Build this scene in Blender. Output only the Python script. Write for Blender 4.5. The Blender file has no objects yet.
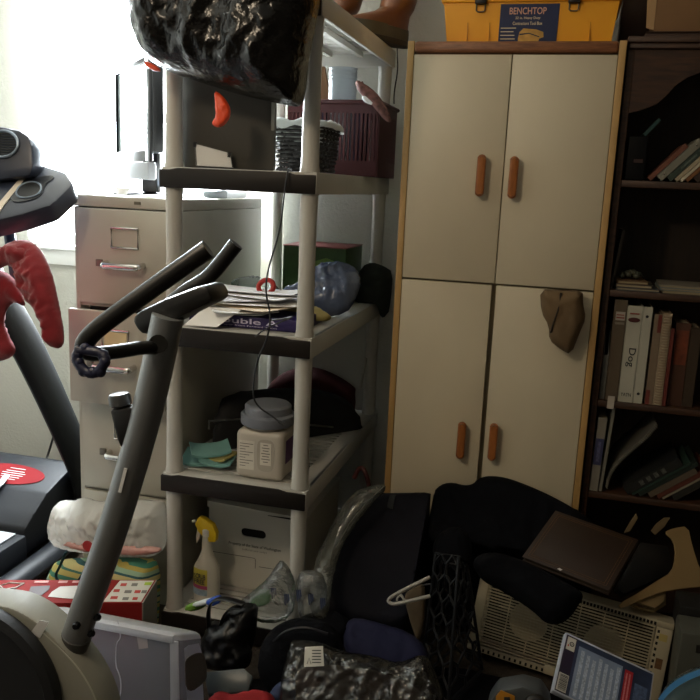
import bpy, bmesh, math, random
from math import pi, sin, cos, radians as R, sqrt
from mathutils import Vector, Matrix, noise
from mathutils.geometry import delaunay_2d_cdt
random.seed(7)
SC = bpy.context.scene
COL = SC.collection

# ------------------------------------------------------------------ camera
F = 810.92; PITCH = R(11.5143); ROLL = R(2.4619); YAW = R(14.4227); EYE = Vector((0, 0, 1.3891))
FWD = Vector((-sin(YAW)*cos(PITCH), cos(YAW)*cos(PITCH), -sin(PITCH)))
r0 = Vector((cos(YAW), sin(YAW), 0)); u0 = r0.cross(FWD)
RGT = cos(ROLL)*r0 + sin(ROLL)*u0
UPV = -sin(ROLL)*r0 + cos(ROLL)*u0
cam = bpy.data.cameras.new('camera'); cam.sensor_width = 36; cam.lens = F/700*36; cam.clip_start = .05
cam_o = bpy.data.objects.new('camera', cam); COL.objects.link(cam_o)
m3 = Matrix((RGT, UPV, -FWD)).transposed()
cam_o.matrix_world = Matrix.Translation(EYE) @ m3.to_4x4()
SC.camera = cam_o

# ------------------------------------------------------------------ world, lights, exposure
SC.view_settings.view_transform = 'Standard'; SC.view_settings.look = 'None'
SC.view_settings.gamma = 1; SC.view_settings.use_curve_mapping = False
SC.view_settings.exposure = 0.0
W = bpy.data.worlds.new('daylight'); SC.world = W; W.use_nodes = True
bg = W.node_tree.nodes['Background']; bg.inputs[0].default_value = (.90, .96, 1, 1); bg.inputs[1].default_value = 9.0

def light(kind, name, loc, energy, color, size=.3, size_y=None, rot=(0, 0, 0), spread=None):
    l = bpy.data.lights.new(name, kind); l.energy = energy; l.color = color
    if kind == 'AREA':
        l.size = size
        if size_y: l.shape = 'RECTANGLE'; l.size_y = size_y
        if spread: l.spread = spread
    else: l.shadow_soft_size = size
    o = bpy.data.objects.new(name, l); o.location = loc; o.rotation_euler = rot; COL.objects.link(o)
    return o
# daylight entering through the window in the back wall
light('AREA', 'window_daylight', (-1.665, 3.14, 1.62), 320, (.86, .94, 1), .88, 1.05, (R(-90+14), 0, 0))
# the room's warm ceiling lamp, to the left of the camera
LAMP = Vector((-1.15, .55, 2.2))
light('POINT', 'ceiling_lamp_light', LAMP, 26, (1, .81, .58), .10)

# ------------------------------------------------------------------ pixel -> point on a real plane
def ray(px, py): return FWD + RGT*((px-350)/F) + UPV*((350-py)/F)
def at(px, py, Y=None, Z=None, X=None):
    d = ray(px, py)
    t = Y/d.y if Y is not None else (Z-EYE.z)/d.z if Z is not None else X/d.x
    return EYE + d*t
class Plane:
    def __init__(s, p, n): s.p = Vector(p); s.n = Vector(n).normalized()
    def at(s, px, py):
        d = ray(px, py); t = (s.p-EYE).dot(s.n)/d.dot(s.n); return EYE + d*t
def vplane(Y): return Plane((0, Y, 0), (0, -1, 0))
def through(*pts):          # plane through three points, normal towards the viewer
    a, b, c = [Vector(p) for p in pts]; n = (b-a).cross(c-a).normalized()
    if n.dot(EYE-a) < 0: n = -n
    return Plane(a, n)

# ------------------------------------------------------------------ materials
def C(h):
    h = h.lstrip('#'); out = []
    for i in (0, 2, 4):
        c = int(h[i:i+2], 16)/255; out.append(c/12.92 if c <= .04045 else ((c+.055)/1.055)**2.4)
    return (*out, 1)
_m = {}
def mat(name, color, rough=.5, metal=0, var=.12, vs=6, bump=0, bs=60, bdist=.002, spec=.5, coat=0, stretch=None, sheen=0, detail=4):
    if name in _m: return _m[name]
    m = bpy.data.materials.new(name); m.use_nodes = True; nt = m.node_tree; N = nt.nodes; L = nt.links
    b = N['Principled BSDF']; c = C(color) if isinstance(color, str) else color
    b.inputs['Roughness'].default_value = rough; b.inputs['Metallic'].default_value = metal
    b.inputs['Specular IOR Level'].default_value = spec; b.inputs['Coat Weight'].default_value = coat
    if sheen: b.inputs['Sheen Weight'].default_value = sheen
    tc = N.new('ShaderNodeTexCoord'); src = tc.outputs['Object']
    if stretch:
        mp = N.new('ShaderNodeMapping'); mp.inputs['Scale'].default_value = stretch; L.new(src, mp.inputs['Vector']); src = mp.outputs[0]
    n1 = N.new('ShaderNodeTexNoise'); n1.inputs['Scale'].default_value = vs; n1.inputs['Detail'].default_value = detail; L.new(src, n1.inputs['Vector'])
    rp = N.new('ShaderNodeValToRGB'); e = rp.color_ramp.elements
    e[0].position = .3; e[1].position = .7
    e[0].color = tuple(x*(1-var) for x in c[:3])+(1,); e[1].color = tuple(min(1, x*(1+var)) for x in c[:3])+(1,)
    L.new(n1.outputs['Fac'], rp.inputs[0]); L.new(rp.outputs[0], b.inputs['Base Color'])
    if bump:
        n2 = N.new('ShaderNodeTexNoise'); n2.inputs['Scale'].default_value = bs; n2.inputs['Detail'].default_value = 3; L.new(src, n2.inputs['Vector'])
        bp = N.new('ShaderNodeBump'); bp.inputs['Strength'].default_value = bump; bp.inputs['Distance'].default_value = bdist
        L.new(n2.outputs['Fac'], bp.inputs['Height']); L.new(bp.outputs[0], b.inputs['Normal'])
    _m[name] = m; return m
def wood(name, dark, lightc, scale=9, stretch=(1, 1, 12), rough=.45):
    if name in _m: return _m[name]
    m = bpy.data.materials.new(name); m.use_nodes = True; N = m.node_tree.nodes; L = m.node_tree.links; b = N['Principled BSDF']
    b.inputs['Roughness'].default_value = rough
    tc = N.new('ShaderNodeTexCoord'); mp = N.new('ShaderNodeMapping'); mp.inputs['Scale'].default_value = stretch
    n1 = N.new('ShaderNodeTexNoise'); n1.inputs['Scale'].default_value = scale; n1.inputs['Detail'].default_value = 8; n1.inputs['Distortion'].default_value = .6
    rp = N.new('ShaderNodeValToRGB'); rp.color_ramp.elements[0].color = C(dark); rp.color_ramp.elements[1].color = C(lightc)
    rp.color_ramp.elements[0].position = .3; rp.color_ramp.elements[1].position = .7
    L.new(tc.outputs['Object'], mp.inputs[0]); L.new(mp.outputs[0], n1.inputs['Vector']); L.new(n1.outputs['Fac'], rp.inputs[0]); L.new(rp.outputs[0], b.inputs['Base Color'])
    _m[name] = m; return m
def stripes(name, cols, period, axis, rough=.8, soft=False):
    """hard woven / printed bands across one axis"""
    if name in _m: return _m[name]
    m = bpy.data.materials.new(name); m.use_nodes = True; N = m.node_tree.nodes; L = m.node_tree.links; b = N['Principled BSDF']
    b.inputs['Roughness'].default_value = rough
    tc = N.new('ShaderNodeTexCoord'); sp = N.new('ShaderNodeSeparateXYZ'); L.new(tc.outputs['Object'], sp.inputs[0])
    d = N.new('ShaderNodeMath'); d.operation = 'DIVIDE'; d.inputs[1].default_value = period; L.new(sp.outputs[axis], d.inputs[0])
    fr = N.new('ShaderNodeMath'); fr.operation = 'FRACT'; L.new(d.outputs[0], fr.inputs[0])
    rp = N.new('ShaderNodeValToRGB'); rp.color_ramp.interpolation = 'LINEAR' if soft else 'CONSTANT'; el = rp.color_ramp.elements
    while len(el) < len(cols): el.new(.5)
    for i, (p, c) in enumerate(cols): el[i].position = p; el[i].color = C(c)
    L.new(fr.outputs[0], rp.inputs[0]); L.new(rp.outputs[0], b.inputs['Base Color'])
    _m[name] = m; return m
def film(name, tint='#ffffff', clear=.8, rough=.12, bump=.6, bs=35, gloss=.25, body='#d8dcdc'):
    """thin plastic film: mostly see-through, a little milky, shiny in its creases"""
    if name in _m: return _m[name]
    m = bpy.data.materials.new(name); m.use_nodes = True; N = m.node_tree.nodes; L = m.node_tree.links
    out = N['Material Output']; N.remove(N['Principled BSDF'])
    tr = N.new('ShaderNodeBsdfTransparent'); tr.inputs[0].default_value = C(tint)
    gl = N.new('ShaderNodeBsdfGlossy'); gl.inputs['Roughness'].default_value = rough
    df = N.new('ShaderNodeBsdfTranslucent'); df.inputs[0].default_value = C(body)
    d2 = N.new('ShaderNodeBsdfDiffuse'); d2.inputs[0].default_value = C(body)
    tc = N.new('ShaderNodeTexCoord'); n = N.new('ShaderNodeTexNoise'); n.inputs['Scale'].default_value = bs; n.inputs['Detail'].default_value = 3
    bp = N.new('ShaderNodeBump'); bp.inputs['Strength'].default_value = bump; bp.inputs['Distance'].default_value = .01
    L.new(tc.outputs['Object'], n.inputs['Vector']); L.new(n.outputs['Fac'], bp.inputs['Height'])
    for s in (gl, d2): L.new(bp.outputs[0], s.inputs['Normal'])
    ma = N.new('ShaderNodeMixShader'); ma.inputs[0].default_value = .5; L.new(df.outputs[0], ma.inputs[1]); L.new(d2.outputs[0], ma.inputs[2])
    mb_ = N.new('ShaderNodeMixShader'); mb_.inputs[0].default_value = clear; L.new(ma.outputs[0], mb_.inputs[1]); L.new(tr.outputs[0], mb_.inputs[2])
    lw = N.new('ShaderNodeLayerWeight'); lw.inputs[0].default_value = gloss; L.new(bp.outputs[0], lw.inputs['Normal'])
    mc = N.new('ShaderNodeMixShader'); L.new(lw.outputs['Fresnel'], mc.inputs[0]); L.new(mb_.outputs[0], mc.inputs[1]); L.new(gl.outputs[0], mc.inputs[2])
    L.new(mc.outputs[0], out.inputs[0]); _m[name] = m; return m

# ------------------------------------------------------------------ mesh helpers
WL = {}                      # world position of every root / parent (all unrotated)
class MB:
    def __init__(s, M=None): s.v = []; s.f = []; s.M = M
    def add(s, vs, fs):
        n = len(s.v); s.v += [Vector(p) for p in vs]; s.f += [[i+n for i in f] for f in fs]; return s
    def bm(s, b):
        b.verts.ensure_lookup_table(); b.verts.index_update()
        s.add([v.co.copy() for v in b.verts], [[v.index for v in f.verts] for f in b.faces]); b.free(); return s
    def box(s, x0, x1, y0, y1, z0, z1, bev=0, seg=2):
        b = bmesh.new(); bmesh.ops.create_cube(b, size=1)
        for v in b.verts: v.co = Vector((x0+(v.co.x+.5)*(x1-x0), y0+(v.co.y+.5)*(y1-y0), z0+(v.co.z+.5)*(z1-z0)))
        if bev: bmesh.ops.bevel(b, geom=b.edges[:], offset=bev, segments=seg, profile=.5, affect='EDGES')
        return s.bm(b)
    def tube(s, path, r, n=10, closed=False, flat=None):
        P = [Vector(p) for p in path]; k = len(P); vs = []; fs = []; up = None
        for i, p in enumerate(P):
            a = P[(i-1) % k] if closed or i else P[0]; c = P[(i+1) % k] if closed or i < k-1 else P[-1]
            t = (c-a).normalized()
            if up is None: up = Vector((0, 0, 1)) if abs(t.z) < .9 else Vector((1, 0, 0))
            sd = t.cross(up).normalized(); up = sd.cross(t).normalized(); rr = r[i] if isinstance(r, (list, tuple)) else r
            for j in range(n):
                w = 2*pi*j/n; vs.append(p + sd*cos(w)*rr + up*sin(w)*rr*(flat or 1))
        for i in range(k if closed else k-1):
            for j in range(n):
                a, b_ = i*n+j, i*n+(j+1) % n; c, d = ((i+1) % k)*n+(j+1) % n, ((i+1) % k)*n+j
                fs.append([a, b_, c, d])
        if not closed: fs.append(list(range(n))[::-1]); fs.append([(k-1)*n+j for j in range(n)])
        return s.add(vs, fs)
    def lathe(s, prof, o=(0, 0, 0), n=28, M=None):
        vs = []; fs = []; o = Vector(o)
        for r, z in prof:
            for j in range(n):
                q = Vector((max(r, 1e-4)*cos(2*pi*j/n), max(r, 1e-4)*sin(2*pi*j/n), z)); vs.append((M @ q if M else q) + o)
        for i in range(len(prof)-1):
            for j in range(n): fs.append([i*n+j, i*n+(j+1) % n, (i+1)*n+(j+1) % n, (i+1)*n+j])
        fs.append(list(range(n))[::-1]); fs.append([(len(prof)-1)*n+j for j in range(n)])
        return s.add(vs, fs)
    def prism(s, poly, off, bev=0):        # 3D polygon extruded by vector off
        off = Vector(off); n = len(poly); P = [Vector(p) for p in poly]
        if not bev: return s.add(P+[p+off for p in P], [list(range(n))[::-1], list(range(n, 2*n))]+[[i, (i+1) % n, n+(i+1) % n, n+i] for i in range(n)])
        b = bmesh.new(); A = [b.verts.new(p) for p in P]; B = [b.verts.new(p+off) for p in P]
        b.faces.new(A[::-1]); b.faces.new(B)
        for i in range(n): b.faces.new([A[i], A[(i+1) % n], B[(i+1) % n], B[i]])
        bmesh.ops.recalc_face_normals(b, faces=b.faces[:])
        bmesh.ops.bevel(b, geom=b.edges[:], offset=bev, segments=2, profile=.5, affect='EDGES')
        return s.bm(b)
    def frustum(s, b0, b1, z0, z1):        # b = (x0,x1,y0,y1)
        vs = [(x, y, z) for (x0, x1, y0, y1), z in ((b0, z0), (b1, z1)) for x, y in ((x0, y0), (x1, y0), (x1, y1), (x0, y1))]
        return s.add(vs, [[3, 2, 1, 0], [4, 5, 6, 7]]+[[i, (i+1) % 4, 4+(i+1) % 4, 4+i] for i in range(4)])
    def ball(s, c, r, sub=2, sc=(1, 1, 1)):
        b = bmesh.new(); bmesh.ops.create_icosphere(b, subdivisions=sub, radius=r)
        for v in b.verts: v.co = Vector((v.co.x*sc[0], v.co.y*sc[1], v.co.z*sc[2]))+Vector(c)
        return s.bm(b)
    def build(s, name, m, parent=None, ang=38, loc=None):
        vs = [s.M @ v for v in s.v] if s.M else s.v
        if parent is not None: o0 = WL[parent]
        elif loc is not None: o0 = Vector(loc)
        else:
            xs = [v.x for v in vs]; ys = [v.y for v in vs]; o0 = Vector(((min(xs)+max(xs))/2, (min(ys)+max(ys))/2, min(v.z for v in vs)))
        me = bpy.data.meshes.new(name); me.from_pydata([v-o0 for v in vs], [], s.f)
        b = bmesh.new(); b.from_mesh(me); bmesh.ops.remove_doubles(b, verts=b.verts, dist=1e-6); bmesh.ops.recalc_face_normals(b, faces=b.faces); b.to_mesh(me); b.free()
        me.shade_smooth(); me.set_sharp_from_angle(angle=R(ang)); me.materials.append(m); me.update()
        o = bpy.data.objects.new(name, me); COL.objects.link(o)
        if parent is not None: o.parent = parent; WL[o] = WL[parent]
        else: o.location = o0; WL[o] = o0
        return o
def tag(o, label=None, cat=None, group=None, kind=None):
    if label: o['label'] = label
    if cat: o['category'] = cat
    if group: o['group'] = group
    if kind: o['kind'] = kind
    return o
def thing(name, label, cat, loc, group=None):
    o = bpy.data.objects.new(name, None); o.empty_display_size = .05; o.location = Vector(loc); COL.objects.link(o); WL[o] = Vector(loc)
    return tag(o, label, cat, group)
def struct(name, mb, m): o = mb.build(name, m); o['kind'] = 'structure'; return o
def BX(*a, **k): return MB().box(*a, **k)
def frame(o, u, v):                     # matrix with local x=u, y=v, z=normal at o
    u = Vector(u).normalized(); v = Vector(v); v = (v-u*v.dot(u)).normalized(); n = u.cross(v)
    M = Matrix((u, v, n)).transposed().to_4x4(); M.translation = Vector(o); return M
def text(body, M, m, parent, width=None, height=.02, name='lettering', ex=.0004, stroke=0):
    cu = bpy.data.curves.new('t', 'FONT'); cu.body = body; cu.size = 1; cu.extrude = 0; cu.align_x = 'CENTER'; cu.align_y = 'CENTER'; cu.resolution_u = 3; cu.offset = stroke
    t = bpy.data.objects.new('t', cu); COL.objects.link(t); dg = bpy.context.evaluated_depsgraph_get()
    me = bpy.data.meshes.new_from_object(t.evaluated_get(dg)); bpy.data.objects.remove(t)
    xs = [v.co.x for v in me.vertices]; ys = [v.co.y for v in me.vertices]; w = max(xs)-min(xs); h = max(ys)-min(ys); cx = (max(xs)+min(xs))/2; cy = (max(ys)+min(ys))/2
    sy = height/h; sx = width/w if width else sy
    mb = MB(M); mb.add([((v.co.x-cx)*sx, (v.co.y-cy)*sy, ex) for v in me.vertices], [list(p.vertices) for p in me.polygons])
    return mb.build(name, m, parent)
def FACE(p): return frame(p, (1, 0, 0), (0, 0, 1))     # upright surface facing -Y
def chaikin(P, k=2, closed=True):
    for _ in range(k):
        Q = []; n = len(P)
        if not closed: Q.append(P[0])
        for i in range(n if closed else n-1):
            a, b = P[i], P[(i+1) % n]; Q += [a*.75+b*.25, a*.25+b*.75]
        if not closed: Q.append(P[-1])
        P = Q
    return P
def smooth_path(P, k=3): return chaikin([Vector(p) for p in P], k, False)
def ridge(p, oct=3):
    s = 0; a = 1
    for _ in range(oct): s += a*(1-2*abs(noise.noise(p))); p = p*2.03+Vector((7.1, 3.3, 1.7)); a *= .5
    return s/1.75
def pillow(pts, n, h=.012, front=.05, back=.05, amp=.01, sc=(8, 8), seed=0, rnd=None, fine=0, post=None, drop=None, smooth=2, floor_z=None, hole=None):
    """closed soft body: the outline lies in a plane, both sides bulge; wrinkles come from ridged noise"""
    n = Vector(n).normalized(); P = [Vector(p) for p in pts]; o = sum(P, Vector())/len(P)
    e1 = n.orthogonal() if abs(n.z) > .95 else Vector((0, 0, 1)).cross(n); e1.normalize(); e2 = n.cross(e1)
    Q = chaikin([Vector(((p-o).dot(e1), (p-o).dot(e2))) for p in P], smooth)
    D = []
    for i in range(len(Q)):
        a, b = Q[i], Q[(i+1) % len(Q)]; k = max(1, int((b-a).length/h+.3))
        D += [a.lerp(b, j/k) for j in range(k)]
    E = [q for i, q in enumerate(D) if (q-D[i-1]).length > h*.25]; D = E
    rng = random.Random(seed+1); nb = len(D)
    def inside(q):
        c = False
        for i in range(nb):
            a, b = D[i], D[i-1]
            if (a.y > q.y) != (b.y > q.y) and q.x < (b.x-a.x)*(q.y-a.y)/(b.y-a.y)+a.x: c = not c
        return c
    def dist(q):
        return sqrt(min((q-a).length_squared for a in D))
    x0 = min(q.x for q in D); x1 = max(q.x for q in D); y0 = min(q.y for q in D); y1 = max(q.y for q in D)
    I = []; y = y0
    while y < y1:
        x = x0
        while x < x1:
            q = Vector((x+rng.uniform(-.2, .2)*h, y+rng.uniform(-.2, .2)*h))
            if inside(q):
                d = dist(q)
                if d > h*.6: I.append((q, d))
            x += h
        y += h
    V = D+[q for q, d in I]; ds = [0]*nb+[d for q, d in I]
    r_ = delaunay_2d_cdt(V, [(i, (i+1) % nb) for i in range(nb)], [], 1, 1e-7)
    if len(r_[0]) != len(V):
        m_ = []
        for i, ov in enumerate(r_[3]): m_.append(ds[ov[0]] if ov else 0)
        V = r_[0]; ds = m_
    fs = r_[2]; mx = max(ds) if ds else 1; rd = rnd or mx*.6
    so = Vector((seed*3.1, seed*1.7, seed*.9)); fr = []; bk = []; bmap = {}
    for i, (q, d) in enumerate(zip(V, ds)):
        t = min(1, d/rd); s = sqrt(max(0, 1-(1-t)**2)); base = o+e1*q.x+e2*q.y
        w = ridge(Vector((q.x*sc[0], q.y*sc[1], 0))+so)
        w2 = ridge(Vector((q.x*sc[0], q.y*sc[1], 9))+so)
        if fine: w += fine/max(amp, 1e-5)*ridge(Vector((q.x*34, q.y*27, 4))+so, 2)
        fr.append(base+n*(front*s+amp*w*min(1, d/(rd*.5))))
        b = base-n*(back*s+amp*.5*w2*min(1, d/rd)) if drop is None else Vector((base.x, base.y, base.z))-n*0.002*0+Vector((0, 0, -1))*((base.z-drop)*s)
        bk.append(b)
    if post: fr = [post(v) for v in fr]; bk = [post(v) for v in bk]
    mb = MB(); nV = len(V); bi = [i if ds[i] == 0 else nV+i for i in range(nV)]
    mb.add(fr+bk, [list(f) for f in fs]+[[bi[i] for i in f][::-1] for f in fs])
    used = sorted({i for f in mb.f for i in f}); mp = {u: k for k, u in enumerate(used)}
    mb.v = [mb.v[u] for u in used]; mb.f = [[mp[i] for i in f] for f in mb.f]
    return mb
def px(pl, pts): return [pl.at(*p) for p in pts]
def ppx(pl, pts, **k): return pillow(px(pl, pts), pl.n, **k)

# ================================================================== SETTING
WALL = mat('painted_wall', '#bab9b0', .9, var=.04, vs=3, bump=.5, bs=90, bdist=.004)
CEIL = mat('ceiling_paint', '#b8b2a4', .95, var=.03, bump=.4, bs=70)
CARPET = mat('carpet', '#43382d', 1, var=.3, vs=60, bump=.9, bs=220, bdist=.006)
WHITE = mat('white_trim', '#e4e4e0', .45, var=.03)
XL, XR, YF, YB, HT = -2.75, 2.3, -2.4, 3.03, 2.44
struct('floor', BX(XL-.1, XR+.1, YF-.1, YB+.1, -.1, 0), CARPET)
struct('ceiling', BX(XL-.1, XR+.1, YF-.1, YB+.1, HT, HT+.1), CEIL)
wx0, wx1, wz0, wz1 = -2.11, -1.22, 1.09, 2.14
mb = MB(); mb.box(XL, wx0, YB, YB+.12, 0, HT); mb.box(wx1, XR, YB, YB+.12, 0, HT); mb.box(wx0, wx1, YB, YB+.12, 0, wz0); mb.box(wx0, wx1, YB, YB+.12, wz1, HT)
struct('wall_back', mb, WALL)
struct('wall_left', BX(XL-.1, XL, YF, YB, 0, HT), WALL)
TAUPE = mat('taupe_wall', '#7d7264', .9, var=.04, vs=3, bump=.5, bs=90, bdist=.004)  # unseen walls, given a dark tone to cut bounced light
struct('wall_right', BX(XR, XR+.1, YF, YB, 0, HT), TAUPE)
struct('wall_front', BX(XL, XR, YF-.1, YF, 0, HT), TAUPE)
for nm, a in (('baseboard_back', (XL, XR, YB-.014, YB-.001, 0, .09)), ('baseboard_left', (XL, XL+.014, YF, YB-.02, 0, .09)), ('baseboard_right', (XR-.014, XR, YF, YB-.02, 0, .09))):
    struct(nm, BX(*a, bev=.003), WHITE)
# window: frame, meeting rail, glass, sill
wn = struct('window_1', MB().box(wx0, wx0+.04, YB+.03, YB+.09, wz0, wz1).box(wx1-.04, wx1, YB+.03, YB+.09, wz0, wz1).box(wx0+.04, wx1-.04, YB+.03, YB+.09, wz1-.04, wz1).box(wx0+.04, wx1-.04, YB+.03, YB+.09, wz0, wz0+.04).box(wx0+.04, wx1-.04, YB+.04, YB+.08, 1.6, 1.635), WHITE)
gm = bpy.data.materials.new('window_glass'); gm.use_nodes = True; N = gm.node_tree.nodes; N.remove(N['Principled BSDF'])
t_ = N.new('ShaderNodeBsdfTransparent'); g_ = N.new('ShaderNodeBsdfGlossy'); g_.inputs[1].default_value = .02; x_ = N.new('ShaderNodeMixShader'); x_.inputs[0].default_value = .05
gm.node_tree.links.new(t_.outputs[0], x_.inputs[1]); gm.node_tree.links.new(g_.outputs[0], x_.inputs[2]); gm.node_tree.links.new(x_.outputs[0], N['Material Output'].inputs[0])
MB().box(wx0+.04, wx1-.04, YB+.058, YB+.062, wz0+.04, 1.6).box(wx0+.04, wx1-.04, YB+.058, YB+.062, 1.635, wz1-.04).build('pane', gm, wn)
struct('trim_1', MB().box(wx0-.05, wx1+.05, YB-.035, YB-.001, wz0-.022, wz0, bev=.004).box(wx0-.04, wx1+.04, YB-.016, YB-.001, wz0-.085, wz0-.023, bev=.003), WHITE)
# sheer curtain on a thin rod
SHEER = film('sheer_curtain_fabric', '#ffffff', .45, .6, .1, 20, .02, '#f2f4f4')
cur = thing('sheer_curtain', 'white sheer curtain hanging over the bright window', 'curtain', (-1.66, YB-.05, wz0))
for xa, xb, zb in ((-2.17, -2.02, wz0+.02),(-1.33,-1.19,wz0+.02)):
    vs = []; fs = []; nx, nz = 40, 18
    for i in range(nx+1):
        for j in range(nz+1):
            u = i/nx; w = j/nz
            vs.append((xa+(xb-xa)*u, YB-.075+.018*sin(u*38+w*1.5)+.006*noise.noise(Vector((u*9, w*4, xa))), 2.22-(2.22-zb-.02*sin(u*30))*w))
    for i in range(nx):
        for j in range(nz): a = i*(nz+1)+j; fs.append([a, a+nz+1, a+nz+2, a+1])
    MB().add(vs, fs).build('curtain_panel', SHEER, cur)
MB().tube([(-2.22, YB-.075, 2.225), (-1.12, YB-.075, 2.225)], .006).build('curtain_rod', WHITE, cur)
for xb_ in (-2.2, -1.16): MB().box(xb_, xb_+.02, YB-.08, YB-.001, 2.215, 2.235).build('rod_bracket', WHITE, cur)
# ceiling lamp (behind the camera)
lm = bpy.data.materials.new('lamp_glass'); lm.use_nodes = True; b_ = lm.node_tree.nodes['Principled BSDF']; b_.inputs['Emission Color'].default_value = (1, .78, .5, 1); b_.inputs['Emission Strength'].default_value = 6
cl = thing('ceiling_lamp', 'round ceiling lamp with a frosted glass shade', 'lamp', (LAMP.x, LAMP.y, 2.33))
MB().lathe([(.0, 2.44), (.15, 2.44), (.16, 2.42), (.15, 2.405)], (LAMP.x, LAMP.y, 0)).build('lamp_base', WHITE, cl)
MB().lathe([(.14, 2.404), (.13, 2.37), (.09, 2.345), (.0, 2.335)], (LAMP.x, LAMP.y, 0)).build('lamp_shade', lm, cl)

# ================================================================== FILING CABINET
PUTTY = mat('putty_enamel', '#a9a598', .42, var=.05, vs=4, bump=.15, bs=180, bdist=.0008)
PUTTYD = mat('filing_side_enamel', '#8f8a7e', .45, var=.06)
CHROME = mat('chrome', '#d8d8d6', .22, 1, var=.03)
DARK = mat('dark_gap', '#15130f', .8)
PAPER = mat('white_paper', '#e9e8e6', .75, var=.03)
fx0, fx1, fy0, fy1, fh = -1.475, -1.112, 2.238, 2.905, 1.325
fc = thing('filing_cabinet', 'putty beige four-drawer filing cabinet with its second drawer pulled out', 'filing cabinet', ((fx0+fx1)/2, (fy0+fy1)/2, 0))
mb = MB().box(fx0, fx0+.016, fy0, fy1, .0, fh-.036, bev=.002).box(fx1-.016, fx1, fy0, fy1, 0, fh-.036, bev=.002).box(fx0+.016, fx1-.016, fy1-.01, fy1-.001, .0, fh-.036)
mb.box(fx0, fx1, fy0-.004, fy1, fh-.035, fh, bev=.004).box(fx0+.016, fx1-.016, fy0, fy0+.02, 0, .075)
for k in range(1, 4): mb.box(fx0+.016, fx1-.016, fy0+.004, fy0+.03, fh-.035-.305*k+.002-.005, fh-.035-.305*k+.008)
mb.build('carcass', PUTTY, fc)
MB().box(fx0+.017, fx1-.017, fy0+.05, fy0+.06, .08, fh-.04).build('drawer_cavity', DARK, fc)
MB().box(-1.265, -1.243, fy0-.0065, fy0-.004, fh-.022, fh-.013).build('badge', mat('badge_metal', '#6f6a5c', .4, .8), fc)
for k in range(4):
    zt = fh-.039-.305*k; zb = zt-.293; yo = -.062 if k == 1 else 0; y = fy0-.012+yo
    d = MB().box(fx0+.018, fx1-.018, y, y+.02, zb, zt, bev=.004).box(fx0+.03, fx1-.03, y+.02, fy0+.045, zb+.02, zt-.06).build('drawer', PUTTY, fc)
    cx = (fx0+fx1)/2; lz = zt-.085; hz = zt-.165
    lh = MB().tube([(cx-.045, y-.003, lz-.03), (cx+.045, y-.003, lz-.03), (cx+.045, y-.003, lz+.03), (cx-.045, y-.003, lz+.03)], .004, 8, True)
    lh.build('label_holder', CHROME, d)
    if k == 1: MB().box(cx-.038, cx+.038, y-.002, y-.0005, lz-.024, lz+.024).build('card_insert', mat('card_insert', '#d8c79a', .8), d)
    MB().tube(smooth_path([(cx-.062, y+.001, hz), (cx-.062, y-.03, hz-.004), (cx-.05, y-.034, hz-.005), (cx+.05, y-.034, hz-.005), (cx+.062, y-.03, hz-.004), (cx+.062, y+.001, hz)], 2), .0085, 10, flat=1.2).build('handle', CHROME, d)
    MB().box(cx-.098, cx-.076, y-.008, y, hz-.011, hz+.011, bev=.002).build('latch', mat('latch_metal', '#77726a', .4, .7), d)

# ================================================================== SHELVING UNIT
SHELFM = mat('grey_white_resin', '#b8b6af', .5, var=.05, vs=5, bump=.12, bs=120, bdist=.001)
BAND = mat('dark_brown_resin', '#1b1613', .5, var=.1, spec=.25)
sx0, sx1, sy0, sy1 = -1.105, -.649, 2.092, 3.0
SH = [.0746+.4474*k for k in range(5)]
su = thing('shelving_unit', 'five-tier pale resin shelving unit with dark brown front edges, standing end-on', 'shelf', ((sx0+sx1)/2, (sy0+sy1)/2, 0))
for k, z in enumerate(SH):
    zb = z-.057
    mb = MB()
    mb.box(sx0+.003, sx1-.003, sy0+.003, sy0+.06, z-.012, z, bev=.003).box(sx0+.003, sx1-.003, sy1-.06, sy1, z-.012, z, bev=.003)
    mb.box(sx0+.003, sx0+.055, sy0+.06, sy1-.06, z-.012, z).box(sx1-.055, sx1-.003, sy0+.06, sy1-.06, z-.012, z)
    nb = 26
    for i in range(nb):
        y = sy0+.06+(sy1-sy0-.12)*(i+.5)/nb; mb.box(sx0+.055, sx1-.055, y-.0105, y+.0105, z-.012, z-.0005)
    for xx in (-.99, -.876, -.763): mb.box(xx-.008, xx+.008, sy0+.06, sy1-.06, z-.03, z-.0125)
    mb.box(sx0, sx0+.012, sy0+.012, sy1-.012, zb, z, bev=.004).box(sx1-.012, sx1, sy0+.0025, sy1-.001, zb, z, bev=.002).box(sx0+.01, sx1-.01, sy1-.012, sy1, zb, z, bev=.004)
    mb.box(sx0+.012, sx1-.012, sy0+.004, sy0+.014, zb, z-.002)
    s_ = mb.build('shelf', SHELFM, su)
    MB().prism([(sx0-.001, sy0-.003, zb), (sx1-.003, sy0-.003, zb), (sx1-.003, sy0-.003, z-.007), (sx1-.06, sy0-.003, z-.007), (sx1-.085, sy0-.003, z-.002), (sx0+.055, sy0-.003, z-.002), (sx0+.03, sy0-.003, z-.007), (sx0-.001, sy0-.003, z-.007)], (0, .016, 0), bev=.002).build('front_band', BAND, s_)
    if k < 4:
        za, zc = z, SH[k+1]-.057
        for x in (sx0+.029, sx1-.029):
            for y in (sy0+.03, sy1-.03):
                MB().lathe([(.027, za), (.027, za+.006), (.0245, za+.018), (.0235, za+.1), (.0225, (za+zc)/2), (.0235, zc-.1), (.0245, zc-.015), (.026, zc)], (x, y, 0), 24).build('post', SHELFM, su)
for x in (sx0+.029, sx1-.029):
    for y in (sy0+.03, sy1-.03): MB().lathe([(.028, 0), (.026, .012), (.024, SH[0]-.02)], (x, y, 0), 20).build('foot', SHELFM, su)

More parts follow.
